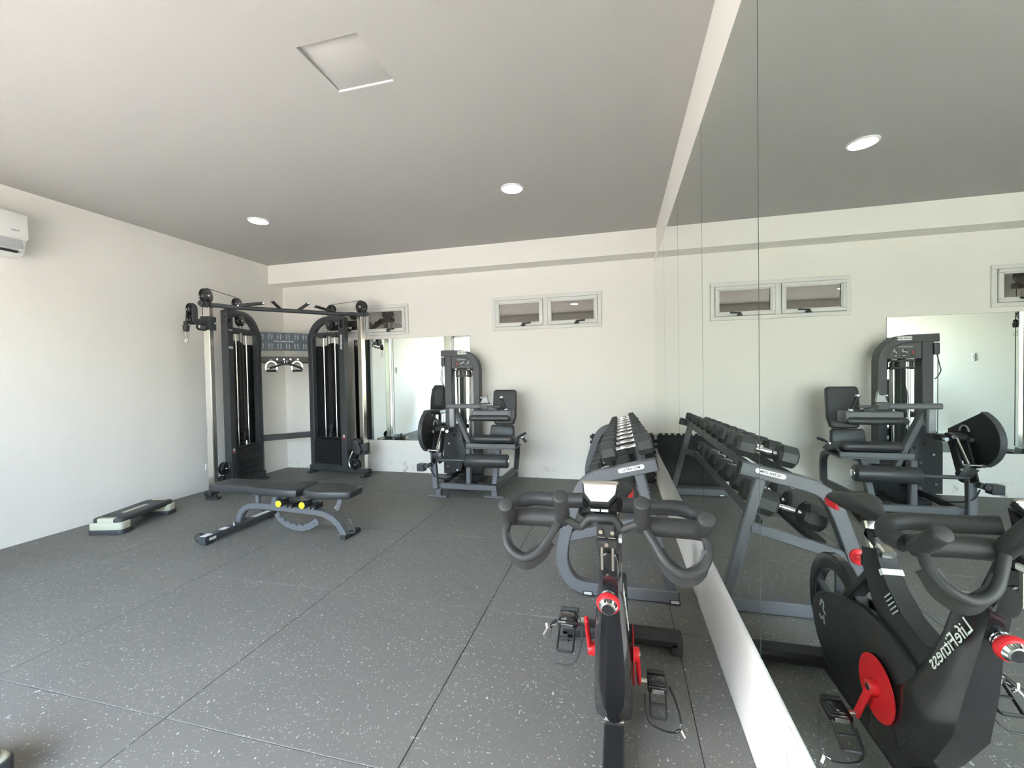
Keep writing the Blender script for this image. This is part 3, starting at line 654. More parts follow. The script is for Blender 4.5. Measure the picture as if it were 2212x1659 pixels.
for xx in (-1.985, -1.83): b.cyl((xx, 5.05, 1.30), (xx, 5.05, 1.40), .022, 14)
b.cyl((-1.905, 5.03, 1.35), (-1.905, 5.07, 1.35), .03, 16); b.build('rod_head', 'black', lm)
b = MB(); b.cyl((-1.845, 5.015, 1.395), (-1.80, 5.015, 1.395), .014, 10); b.cyl((-1.78, 5.0, 1.372), (-1.775, 4.99, 1.372), .006, 8); b.build('selector_pin', 'chrome', lm)
for k in range(11):
    b = MB(); z = .07+k*.032; b.bx(-2.03, -1.775, 5.0, 5.10, z, z+.029, .003, 1); b.build('weight_plate', 'black', lm)
b = MB(); b.cyl((-1.838, 5.05, .43), (-1.838, 5.05, .52), .017, 12); b.cyl((-1.970, 5.05, .43), (-1.970, 5.05, .52), .017, 12); b.build('rod_bumper', 'rub', lm)
b = MB(); b.bx(-2.16, -1.66, 5.0, 5.10, .0, .035, .004, 1); b.bx(-1.76, -1.63, 4.93, 5.12, 0, .02, .004, 1); b.build('tower_foot', 'frame', lm)
b = MB(); b.tube(spline([(-2.165, 4.99, 1.44), (-2.18, 4.98, 1.33), (-2.185, 4.975, 1.28), (-2.16, 4.98, 1.22), (-2.14, 4.985, 1.20)], 6), .005, 8); b.cyl((-2.168, 4.985, 1.44), (-2.168, 4.985, .60), .0035, 6); b.build('cable_loop', 'black', lm)
# dark side plates and brace
b = MB(); b.prism([(-2.08, .13), (-1.97, .13), (-1.86, .17), (-1.79, .40), (-1.86, .68), (-1.93, .77), (-2.03, .72), (-2.08, .60)], (0, 4.78, 0), (1, 0, 0), UZ, .02, .004); sp_ = b.build('side_plate', 'frame', lm)
b = MB()
for x, z in ((-2.0, .50), (-1.90, .42), (-1.92, .29), (-1.93, .60), (-2.02, .22), (-1.90, .18), (-1.85, .56)): b.cyl((x, 4.755, z), (x, 4.775, z), .013, 8)
b.build('bolts', 'chrome', sp_)
b = MB(); b.prism([(-1.79, .10), (-1.62, .12), (-1.60, .30), (-1.66, .55), (-1.79, .60)], (0, 4.86, 0), (1, 0, 0), UZ, .015, .003); b.build('cam_plate', 'black', lm)
b = MB(); b.rtube([(-1.885, 4.68, .93), (-1.70, 4.68, .50), (-1.66, 4.68, .40)], .05, .07, (0, 1, 0)); b.build('diagonal_brace', 'grey', lm)
b = MB(); b.bx(-1.918, -1.862, 4.585, 4.625, .722, .945, .004, 1); b.build('arm_post', 'steel_lt', lm)
# base frame
b = MB(); b.rtube([(-1.93, 4.30, .112), (-1.27, 4.30, .112)], .06, .06, UZ); b.build('front_beam', 'grey', lm)
b = MB(); b.rtube([(-1.31, 4.27, .112), (-1.29, 5.15, .112)], .06, .06, UZ); b.build('side_beam', 'grey', lm)
b = MB(); b.rtube([(-1.93, 4.27, .112), (-1.99, 5.00, .112)], .06, .06, UZ); b.build('side_beam', 'frame', lm)
for (fx, fy) in ((-1.915, 4.245), (-1.305, 4.335), (-1.285, 5.165)):
    b = MB(); b.bx(fx-.12, fx+.10, fy-.035, fy+.035, 0, .02, .004, 1); b.bx(fx-.032, fx+.032, fy-.03, fy+.03, .018, .09, .003, 1); b.build('foot', 'grey', lm)
b = MB(); b.rtube([(-1.945, 4.235, .085), (-2.055, 4.42, .47), (-2.06, 4.45, .62)], .055, .06, (1, 0, 0)); b.build('arm_support', 'grey', lm)
b = MB(); b.rtube([(-1.595, 4.33, .14), (-1.595, 4.33, .52)], .05, .055, (0, 1, 0)); b.build('front_post', 'grey', lm)
b = MB(); b.rtube([(-1.305, 4.34, .14), (-1.30, 4.50, .53)], .055, .055, (0, 1, 0)); b.build('seat_post', 'grey', lm)
b = MB(); b.rtube(spline([(-1.17, 4.62, .52), (-1.17, 4.80, .50), (-1.20, 4.98, .42), (-1.235, 5.08, .28), (-1.26, 5.13, .14)], 4), .05, .06, (1, 0, 0)); b.build('rear_leg', 'grey', lm)
b = MB(); b.bx(-1.78, -1.55, 4.40, 4.70, .10, .15, .006, 1); b.build('pedal_plate', 'black', lm)
b = MB(); b.tube(spline([(-2.03, 4.28, .30), (-1.97, 4.26, .22), (-1.90, 4.35, .17), (-1.84, 4.45, .15)], 6), .006, 8); b.build('cable', 'black', lm)
# seat
b = MB(); b.box((-1.355, 4.585, .583), (.485, .37, .095), .045, Matrix.Rotation(R(-12), 3, 'X'), 4); b.build('seat_pad', 'vinyl', lm)
b = MB(); b.bx(-1.655, -1.09, 4.40, 4.72, .505, .520, .004, 1); b.bx(-1.655, -1.09, 4.40, 4.425, .52, .565, .004, 1); b.bx(-1.42, -1.30, 4.45, 4.75, .455, .506, .004, 1); b.build('seat_frame', 'grey', lm)
b = MB(); b.tube(spline([(-1.13, 4.46, .555), (-1.10, 4.44, .560), (-1.055, 4.42, .625), (-1.02, 4.40, .648), (-1.0, 4.40, .635)], 5), .012, 10); hd = b.build('seat_handle', 'frame', lm)
b = MB(); b.cyl((-1.005, 4.40, .640), (-.965, 4.40, .592), .017, 12, bev=.003); b.build('handle_grip', 'foam', hd); b = MB(); b.cyl((-1.012, 4.40, .648), (-1.004, 4.40, .638), .0185, 12); b.build('handle_collar', 'chrome', hd)
b = MB(); b.cyl((-1.13, 4.70, .60), (-1.075, 4.70, .632), .009, 10); b.cyl((-1.09, 4.70, .624), (-1.03, 4.70, .648), .014, 12, bev=.003); b.build('adjust_lever', 'black', lm)
# back pads (leaning back) and post
tl = Vector((0, .16, 1)).normalized()
b = MB(); b.prism([(-.135, .20), (-.115, .215), (.115, .215), (.137, .20), (.142, .17), (.145, -.10), (.125, -.185), (.10, -.205), (-.10, -.205), (-.125, -.185), (-.145, -.10), (-.142, .17)], (-1.330, 4.90, .925), (1, 0, 0), tl, .06, .016); b.build('back_pad', 'vinyl', lm)
b = MB(); b.prism([(-.12, .072), (.12, .072), (.14, .055), (.148, -.06), (.14, -.075), (-.14, -.075), (-.148, -.06), (-.14, .055)], (-1.352, 4.855, .648), (1, 0, 0), tl, .06, .014); b.build('lumbar_pad', 'vinyl', lm)
b = MB(); b.rtube([(-1.34, 4.86, .50), (-1.34, 4.965, 1.02)], .05, .05, (0, 1, 0)); b.build('back_post', 'grey', lm)
# rollers, thigh pad, lever arms
b = MB(); b.cyl((-1.600, 4.25, .405), (-1.128, 4.25, .412), .072, 28, bev=.012); ro = b.build('shin_roller', 'vinyl', lm)
b = MB(); b.cyl((-1.129, 4.25, .412), (-1.110, 4.25, .412), .036, 20, bev=.005); b.build('roller_cap', 'chrome', ro)
b = MB(); b.cyl((-1.93, 4.25, .402), (-1.60, 4.25, .405), .0165, 14); b.build('roller_bar', 'chrome' if False else 'frame', lm)
b = MB(); b.box((-1.362, 4.45, .848), (.472, .20, .064), .028, None, 4); b.build('thigh_pad', 'vinyl', lm)
b = MB(); b.bx(-1.565, -1.14, 4.385, 4.515, .878, .930, .006, 1); b.bx(-1.155, -1.120, 4.37, 4.53, .83, .935, .012, 2); b.build('thigh_pad_bracket', 'grey', lm)
b = MB(); b.cyl((-1.197, 4.44, .945), (-1.235, 4.42, 1.065), .0165, 14); gr = b.build('thigh_handle', 'foam', lm)
b = MB(); b.cyl((-1.235, 4.42, 1.062), (-1.241, 4.417, 1.084), .020, 12, bev=.003); b.cyl((-1.192, 4.443, .930), (-1.197, 4.44, .950), .021, 12, bev=.003); b.build('handle_end', 'chrome', gr)
b = MB(); b.rtube([(-1.90, 4.50, .971), (-1.46, 4.50, .971)], .05, .052, UZ, .012); b.build('lever_tube', 'grey', lm)
b = MB(); b.bx(-1.50, -1.40, 4.46, 4.54, .94, 1.01, .006, 1); b.beam((-1.43, 4.49, .955), (-1.30, 4.47, .905), .07, .045, (0, 1, 0)); b.bx(-1.40, -1.26, 4.47, 4.51, .955, .98, .006, 1); b.build('lever_bracket', 'frame', lm)
b = MB(); b.prism([(-.045, 0), (.045, 0), (.030, .095), (.020, .06), (-.018, .06), (-.03, .02)], (-1.455, 4.50, 1.01), (1, 0, 0), UZ, .03); b.build('catch_plate', 'steel_lt', lm)
b = MB(); b.cyl((-1.40, 4.45, .985), (-1.38, 4.44, .985), .016, 10); b.cyl((-1.50, 4.45, .945), (-1.505, 4.44, .945), .014, 10); b.ball((-1.49, 4.49, 1.068), .014); b.build('bolts', 'chrome', lm)
# cam and lever
b = MB(); sec = [(4.45+.345*math.cos(R(a)), .71+.26*math.sin(R(a))) for a in range(118, 236, 9)]+[(4.36, .46), (4.50, .50), (4.66, .62), (4.66, .76)]
b.prism([(y, z) for y, z in sec], (-2.06, 0, 0), (0, 1, 0), UZ, .03, .004); cmz = b.build('cam_disc', 'black', lm)
b = MB()
rim = [(4.45+.345*math.cos(R(a)), .71+.26*math.sin(R(a))) for a in range(118, 236, 9)]
b.sweep([(-2.06, y, z) for y, z in rim], [(.004, -.022), (.004, .022), (-.004, .022), (-.004, -.022)], (1, 0, 0)); b.build('cam_rim', 'frame', cmz)
b = MB(); b.tube([(-2.038, 4.46+.05*math.cos(R(t)), .76+.05*math.sin(R(t))) for t in range(0, 181, 15)], .007, 8); b.build('cam_dial', 'steel_lt', cmz)
b = MB(); b.cyl((-2.16, 4.45, .63), (-2.02, 4.45, .63), .018, 12); b.bx(-2.14, -2.09, 4.40, 4.50, .53, .74, .006, 1); b.build('pivot_block', 'black', lm)
b = MB(); b.beam((-2.02, 4.44, .72), (-1.99, 4.27, .36), .018, .075, (0, 1, .4)); b.beam((-1.93, 4.44, .72), (-1.90, 4.26, .38), .018, .07, (0, 1, .4)); b.build('lever_plate', 'black', lm)
b = MB(); b.bx(-2.04, -1.84, 4.40, 4.50, .68, .735, .008, 1); b.bx(-2.0, -1.88, 4.36, 4.44, .70, .75, .008, 1); b.build('lever_hub', 'black', lm)
b = MB(); b.cyl((-1.93, 4.37, .715), (-1.95, 4.27, .51), .012, 10); b.cyl((-2.02, 4.26, .505), (-1.91, 4.26, .505), .013, 12); b.build('link_rod', 'brush', lm)
b = MB()
for x, y, z in ((-2.03, 4.25, .505), (-1.915, 4.24, .505), (-1.895, 4.24, .465), (-2.02, 4.36, .70), (-1.90, 4.36, .725), (-1.86, 4.38, .70)): b.cyl((x, y-.012, z), (x, y+.012, z), .017, 12)
b.build('link_bolt', 'chrome', lm)['kind'] = 'stuff'
b = MB(); b.prism([(-2.0, .47), (-1.90, .50), (-1.86, .43), (-1.90, .36), (-1.96, .42)], (0, 4.26, 0), (1, 0, 0), UZ, .05, .004); b.build('roller_arm', 'black', lm)
b = MB(); b.bx(-2.185, -2.10, 4.26, 4.34, .265, .345, .004, 1); b.beam((-2.11, 4.30, .31), (-2.02, 4.28, .34), .04, .05); b.cyl((-2.06, 4.24, .33), (-2.06, 4.32, .33), .022, 14); b.build('counterweight', 'frame', lm)

# ------------------------------------------------------------------ dumbbell rack
YN, YF = 2.53, 4.80
rk = thing('dumbbell_rack', (0, (YN+YF)/2, 0), 'slate grey two-tier dumbbell rack along the mirrored side wall', 'rack')
prof = [(.315, .042), (-.18, .042), (-.235, .050), (-.285, .075), (-.322, .125), (-.340, .19), (-.338, .265), (-.318, .36), (-.275, .50), (-.238, .60), (-.205, .655), (-.16, .692), (-.09, .718), (.0, .742), (.205, .792)]
pth = [Vector((x, 0, z)) for x, z in prof]; pth = [pth[0]]+spline(pth[1:13], 3)+[pth[-1]]
def tray_z(x, tier): return (.775+(x-.05)*.255) if tier else (.445+(x-.02)*.295)
for y in (YN, YF):
    b = MB(); b.sweep([(p.x, y, p.z) for p in pth], [(.035, -.028), (.035, .028), (.030, .033), (-.030, .033), (-.035, .028), (-.035, -.028), (-.030, -.033), (.030, -.033)], (0, 1, 0)); ef = b.build('end_frame', 'grey', rk)
    b = MB(); b.beam((.204, y, .7918), (.212, y, .7938), .064, .068, (0, 0, 1)); b.bx(.313, .320, y-.033, y+.033, .010, .075, .002, 1); b.build('end_cap', 'black', ef)
    b = MB(); b.rtube([(.285, y, .055), (.105, y, .745)], .055, .05, (0, 1, 0)); b.build('rear_strut', 'grey', rk)
    b = MB(); b.rtube([(-.305, y, .338), (.160, y, .467)], .055, .05, (0, 1, 0)); b.build('shelf_arm', 'grey', rk)
    for fx in (-.19, .295):
        b = MB(); b.bx(fx-.03, fx+.03, y-.04, y+.036, 0, .012, .003, 1); b.bx(fx-.028, fx+.028, y-.0365, y-.030, .006, .030, .002, 1); ft = b.build('foot', 'rub', rk)
        b = MB(); b.prism(rrect(.044, .014, .004), (fx, y-.0372, .019), (1, 0, 0), UZ, .001); fl_ = b.build('foot_badge', 'label', ft)
        if y == YN: text_mb('ULTRA GYM', .0075, (fx, y-.0380, .019), (1, 0, 0), UZ, .0002, True).build('lettering', 'black', fl_)
ax = Vector((.305, 0, .075)).normalized()
bc = Vector((.065, YN-.0338, .7660)); ayb = Vector((0, 1, 0)).cross(ax)*-1
b = MB(); b.prism(rrect(.150, .026, .0129), bc, ax, ayb, .002); bg_ = b.build('badge', 'label', rk)
text_mb('ULTRA GYM', .019, bc+Vector((0, -.0014, 0)), ax, ayb, .0003, True).build('lettering', 'black', bg_)
bc2 = Vector((-.205, YN, .5))
for tier, offs in ((1, (-.052, .152)), (0, (-.215, .085))):
    for k, xo in enumerate(offs):
        z = tray_z(xo, tier)+(.014 if tier else .026)-.0275      # rail top just under the heads
        b = MB(); b.beam((xo, YN+.034, z), (xo, YF-.034, z), .006, .055, (-.25, 0, 1), .001)
        xf = xo+(.018 if k == 0 else -.018)
        b.beam((xf, YN+.034, z-.024), (xf, YF-.034, z-.024), .036, .005, (-.25, 0, 1), .001); b.build('saddle_rail', 'grey', rk)

# dumbbells: two octagonal rubber heads and a ribbed chrome handle, lying across the rails
def dumbbell(c, tilt, hr, hl, gl, label, group):
    o = thing('dumbbell', c, label, 'dumbbell', 0, group, wc=False); o.rotation_euler = (0, -tilt, 0)
    for s in (-1, 1):
        b = MB(); n = 8; e = hr*.21; pr_ = [(gl/2, hr-e), (gl/2+e, hr), (gl/2+hl-e, hr), (gl/2+hl, hr-e)]; vs = []
        for xx, rr in pr_:
            vs += [(s*xx, rr*math.cos(R(45*k+22.5)), rr*math.sin(R(45*k+22.5))) for k in range(n)]
        fs = [(i*n+k, i*n+(k+1) % n, (i+1)*n+(k+1) % n, (i+1)*n+k) for i in range(3) for k in range(n)]+[tuple(range(n)), tuple(3*n+k for k in range(n))]
        b.add(vs, fs); h = b.build('head', 'hex', o, 20)
        b = MB(); b.cyl((s*(gl/2+hl-.001), 0, 0), (s*(gl/2+hl+.0015), 0, 0), hr*.45, 16); b.build('end_disc', 'rub', h)
    b = MB(); prof_ = [(-gl/2-.004, .0135), (-gl/2+.012, .0135), (-gl/2+.016, .0115), (-gl/2+.022, .0115), (-gl/2+.026, .014), (-gl*.22, .0150), (0, .0165), (gl*.22, .0150), (gl/2-.026, .014), (gl/2-.022, .0115), (gl/2-.016, .0115), (gl/2-.012, .0135), (gl/2+.004, .0135)]
    n = 16; vs = []
    for xx, rr in prof_: vs += [(xx, rr*math.cos(2*math.pi*k/n), rr*math.sin(2*math.pi*k/n)) for k in range(n)]
    m_ = len(prof_); b.add(vs, [(i*n+k, i*n+(k+1) % n, (i+1)*n+(k+1) % n, (i+1)*n+k) for i in range(m_-1) for k in range(n)]+[tuple(range(n)), tuple((m_-1)*n+k for k in range(n))])
    b.build('handle', 'chrome', o)
    return o
ords = ['first', 'second', 'third', 'fourth', 'fifth', 'sixth', 'seventh', 'eighth', 'ninth', 'tenth']
for k in range(10):
    t = k/9; hr = .064-.028*t; hl = .098-.04*t; y = 2.665+k*.226
    x = .055; z = tray_z(x, 1)+.021+hr*.96
    dumbbell((x-.255*hr*.9, y, z), R(14.3), hr, hl, .120, 'black rubber dumbbell on the top tier, %s from the bike end of the rack' % ords[k], 'dumbbells on the top tier of the rack')
for k in range(9):
    t = k/8; hr = .076-.020*t; hl = .118-.03*t; y = 2.69+k*.245
    x = -.062; z = tray_z(x, 0)+.033+hr*.97
    dumbbell((x-.295*hr*.9, y, z), R(16.4), hr, hl, .135, 'large black rubber dumbbell on the lower tier, %s from the bike end of the rack' % ords[k], 'dumbbells on the lower tier of the rack')

# interlocking foam mat leaning on the back wall behind the rack
mt = thing('puzzle_mat', (.03, 5.22, 0), 'black interlocking foam mat standing against the back wall behind the dumbbell rack', 'mat')
xa, xb, za, zb = -.325, .405, 0., .575; p_ = .066; poly = [(xa, za), (xb, za)]; z = za+.02
while z+p_ < zb: poly += [(xb, z), (xb+.018, z-.004), (xb+.018, z+.037), (xb, z+.033)]; z += p_
poly += [(xb, zb)]; x = xb-.02
while x-p_ > xa: poly += [(x, zb), (x+.004, zb+.02), (x-.037, zb+.02), (x-.033, zb)]; x -= p_
poly += [(xa, zb)]; z = zb-.02
while z-p_ > za: poly += [(xa, z), (xa-.02, z+.004), (xa-.02, z-.037), (xa, z-.033)]; z -= p_
b = MB(); lean = Vector((0, .05, 1)).normalized(); b.prism(poly, (0, 5.212, .002), (1, 0, 0), lean, .014); b.build('foam_sheet', 'mat', mt)

# ------------------------------------------------------------------ indoor exercise bike
BX = -.03
bk = thing('exercise_bike', (BX, 1.65, 0), 'black indoor cycling bike with red cranks and red brake knob beside the mirrors', 'exercise bike')
def yz(y, z, x=0.): return Vector((BX+x, y, z))
# base
b = MB(); b.rtube([yz(.92, .052), yz(2.10, .052)], .068, .055, UZ); b.build('base_tube', 'black', bk)
for (y, xa, xb) in ((.90, -.26, .26), (2.095, -.25, .28)):
    b = MB(); pts = [yz(y, .050, xa), yz(y, .052, xb)]; b.rtube(pts, .10, .052, UZ, .014); st = b.build('stabiliser', 'black', bk)
    for x, sg_ in ((xa, -1), (xb, 1)):
        b = MB(); b.prism([(-.05, 0), (.05, 0), (.05, .03), (.025, .082), (-.035, .082), (-.05, .05)], yz(y, .0, x), (0, 1, 0), UZ, .05, .004); b.build('stabiliser_foot', 'rub', st)
# down tube body: wide wedge that narrows upward
def loft(b, rings):
    k = len(rings[0]); vs = [p for r in rings for p in r]
    fs = [(i*k+t, i*k+(t+1) % k, (i+1)*k+(t+1) % k, (i+1)*k+t) for i in range(len(rings)-1) for t in range(k)]
    fs += [tuple(range(k)), tuple((len(rings)-1)*k+t for t in range(k))]; b.add(vs, fs)
def ring(yf, yb, zf, zb, w, nose, e=.30):   # section of the body: front facet narrower, chamfered sides
    h = w/2; m = lambda t: (yf+(yb-yf)*t, zf+(zb-zf)*t); out = []
    for t, x in ((0, -nose), (0, nose), (.16, h*.92), (.35, h), (.85, h), (1, h*.8), (1, -h*.8), (.85, -h), (.35, -h), (.16, -h*.92)):
        y, z = m(t); out.append(yz(y, z, x))
    return out
b = MB()
loft(b, [ring(1.235, 1.335, .745, .735, .066, .020), ring(1.246, 1.345, .70, .69, .070, .022), ring(1.264, 1.375, .625, .60, .078, .024), ring(1.290, 1.43, .50, .48, .100, .034), ring(1.325, 1.52, .35, .36, .118, .040), ring(1.40, 1.62, .22, .25, .132, .034), ring(1.462, 1.66, .13, .15, .138, .018), ring(1.492, 1.68, .088, .088, .128, .006)])
bo = b.build('down_tube', 'gloss', bk, 28)
b = MB(); b.bx(BX-.035, BX+.035, 1.50, 1.66, .072, .09, .004, 1); b.build('frame_foot', 'brush', bo)
text_mb('LifeFitness', .050, yz(1.330, .590, .0450), (.075, .52, -.86), (.02, .86, .52), .0006, False).build('lettering', 'printw', bo)
# belt guard
gp = [(1.40, .36), (1.43, .42), (1.50, .462), (1.60, .478), (1.72, .472), (1.86, .44), (1.98, .40), (2.08, .345), (2.115, .28), (2.095, .20), (2.03, .135), (1.93, .098), (1.75, .082), (1.58, .084), (1.50, .12)]
g2 = [(p.x, p.y) for p in spline([Vector((a, c_, 0)) for a, c_ in gp]+[Vector((*gp[0], 0))], 3)][:-1]
b = MB(); b.prism(g2, yz(0, 0, .034), (0, 1, 0), UZ, .040, .010); gd = b.build('belt_guard', 'black', bk)
b = MB(); b.prism([(y, z-.0) for y, z in g2 if True], yz(0, 0, -.05), (0, 1, 0), UZ, .016, .006); b.build('guard_backing', 'black', gd)
def lb(pts, w=.009):
    for (a0, b0), (a1, b1) in zip(pts[:-1], pts[1:]): b.beam(yz(a0, b0, .0548), yz(a1, b1, .0548), w, .0012, (1, 0, 0), 0)
b = MB(); lb([(2.035, .315), (2.02, .345), (2.0, .34), (2.005, .31), (1.985, .30)]); lb([(2.04, .275), (2.02, .265), (2.0, .285), (1.995, .255)]); b.build('guard_emblem', 'print', gd)
# flywheel ring
b = MB(); fc = (2.03, .300); n = 48; vs = []
pr_ = [(.165, -.016), (.175, -.020), (.225, -.020), (.231, -.014), (.231, .014), (.225, .020), (.175, .020), (.165, .016)]
for k in range(n):
    a = 2*math.pi*k/n; vs += [yz(fc[0]+r_*math.cos(a), fc[1]+r_*math.sin(a), -.012+x_) for r_, x_ in pr_]
b.add(vs, [(k*8+t, ((k+1) % n)*8+t, ((k+1) % n)*8+(t+1) % 8, k*8+(t+1) % 8) for k in range(n) for t in range(8)])
fwl = b.build('flywheel', 'gloss', bk)
b = MB()
for a in (90, 162, 234, 306, 18): b.beam(yz(fc[0]+.03*math.cos(R(a)), fc[1]+.03*math.sin(R(a)), -.012), yz(fc[0]+.17*math.cos(R(a)), fc[1]+.17*math.sin(R(a)), -.012), .012, .03, (1, 0, 0))
b.cyl(yz(*fc, -.04), yz(*fc, .016), .045, 20); b.build('flywheel_spider', 'frame', fwl)
# seat tube and rear stay
b = MB()
loft(b, [[yz(y, z, x) for y, z, x in ((y0_, z0_, -w), (y0_, z0_, w), ((y0_+y1_)/2, (z0_+z1_)/2, w*1.25), (y1_, z1_, w), (y1_, z1_, -w), ((y0_+y1_)/2, (z0_+z1_)/2, -w*1.25))] for y0_, z0_, y1_, z1_, w in ((1.365, .545, 1.44, .40, .030), (1.45, .522, 1.50, .41, .030), (1.545, .548, 1.62, .44, .029), (1.62, .602, 1.70, .50, .028), (1.668, .66, 1.765, .60, .027), (1.685, .70, 1.775, .675, .027))])
stb = b.build('seat_tube', 'black', bk, 25)
b = MB(); b.prism([(y, z) for y, z in ((1.640, .634), (1.652, .648), (1.668, .636), (1.656, .622))], yz(0, 0, 0), (0, 1, 0), UZ, .060); b.build('tube_label', 'label', stb)
b = MB()
for k in range(5): b.beam(yz(1.60-.010*k, .590-.0085*k, .0325), yz(1.625-.010*k, .563-.0085*k, .0345), .004, .0012, (1, 0, 0), 0)
b.build('label_lines', 'print', stb)
b = MB(); b.beam(yz(1.74, .60), yz(2.00, .315), .030, .050, (1, 0, 0)); b.build('rear_stay', 'black', bk)
# seat post, slider, saddle
b = MB(); b.rtube([yz(1.722, .66), yz(1.775, .765)], .034, .05, (1, 0, 0)); b.build('seat_post', 'brush', bk)
b = MB(); b.rtube([yz(1.665, .690), yz(1.90, .775)], .040, .028, UZ); sl_ = b.build('seat_slider', 'brush', bk)
b = MB(); b.beam(yz(1.705, .715), yz(1.765, .735), .05, .036); b.cyl(yz(1.80, .745), yz(1.80, .79), .016, 12); b.build('seat_clamp', 'black', sl_)
rows = [(1.665, .795, .018, .012), (1.70, .800, .024, .016), (1.76, .803, .036, .020), (1.82, .806, .062, .024), (1.865, .812, .082, .028), (1.905, .814, .086, .028), (1.93, .808, .072, .022), (1.942, .798, .045, .012)]
rings = []
for y, z, w, h in rows:
    rr = []
    for a in range(0, 360, 20):
        cx_, sz_ = math.cos(R(a)), math.sin(R(a)); dip = -.008*max(0, 1-abs(cx_)*2.4)*(1 if y > 1.78 else .3) if sz_ > 0 else 0
        rr.append(yz(y, z+h*sz_*(1 if sz_ > 0 else 1.1)+dip, w*math.copysign(abs(cx_)**.8, cx_)))
    rings.append(rr)
b = MB(); loft(b, rings); sdl = b.build('saddle', 'foam', bk, 60)
for s in (-1, 1):
    b = MB(); loft(b, [[yz(y, z, s*x) for y, z, x in ((y_, z_+.014, x_-.006), (y_, z_+.012, x_+.004), (y_, z_-.012, x_+.003), (y_, z_-.014, x_-.008))] for y_, z_, x_ in ((1.85, .790, .072), (1.88, .795, .083), (1.91, .797, .084), (1.932, .795, .070), (1.944, .792, .046))]); b.build('saddle_edge', 'red', sdl)
b = MB(); b.cyl(yz(1.80, .62, 0), yz(1.845, .605, 0), .012, 10); kn = b.build('seat_lock', 'chrome', bk); b = MB(); b.cyl(yz(1.842, .606, 0), yz(1.862, .600, 0), .030, 20, bev=.006); b.build('lock_ring', 'red', kn)
b = MB(); b.bx(BX-.02, BX+.02, 1.76, 1.80, .595, .64, .004, 1); b.build('lock_boss', 'black', kn)
# brake knob on the front
kd = Vector((0, -1, -.22)).normalized(); k0 = yz(1.252, .664, -.006)
b = MB(); b.cyl(k0-kd*.03, k0+kd*.022, .020, 20); nk = b.build('brake_stem', 'gloss', bk)
b = MB(); b.tube([k0+kd*.004+Vector((1, 0, 0))*.0205*math.cos(R(t))+kd.cross(Vector((1, 0, 0)))*.0205*math.sin(R(t)) for t in range(0, 360, 20)], .0018, 6, True); b.tube([k0+kd*.012+Vector((1, 0, 0))*.0205*math.cos(R(t))+kd.cross(Vector((1, 0, 0)))*.0205*math.sin(R(t)) for t in range(0, 360, 20)], .0014, 6, True); b.build('stem_ring', 'chrome', nk)
b = MB(); b.cyl(k0+kd*.020, k0+kd*.043, .0335, 28, bev=.010); b.build('brake_knob', 'red', nk)
b = MB(); b.cyl(k0+kd*.040, k0+kd*.054, .0265, 28, .022, .003); b.build('knob_face', 'chrome', nk)
b = MB(); b.cyl(k0+kd*.0535, k0+kd*.0555, .0165, 24); b.build('knob_cap', 'gloss', nk)
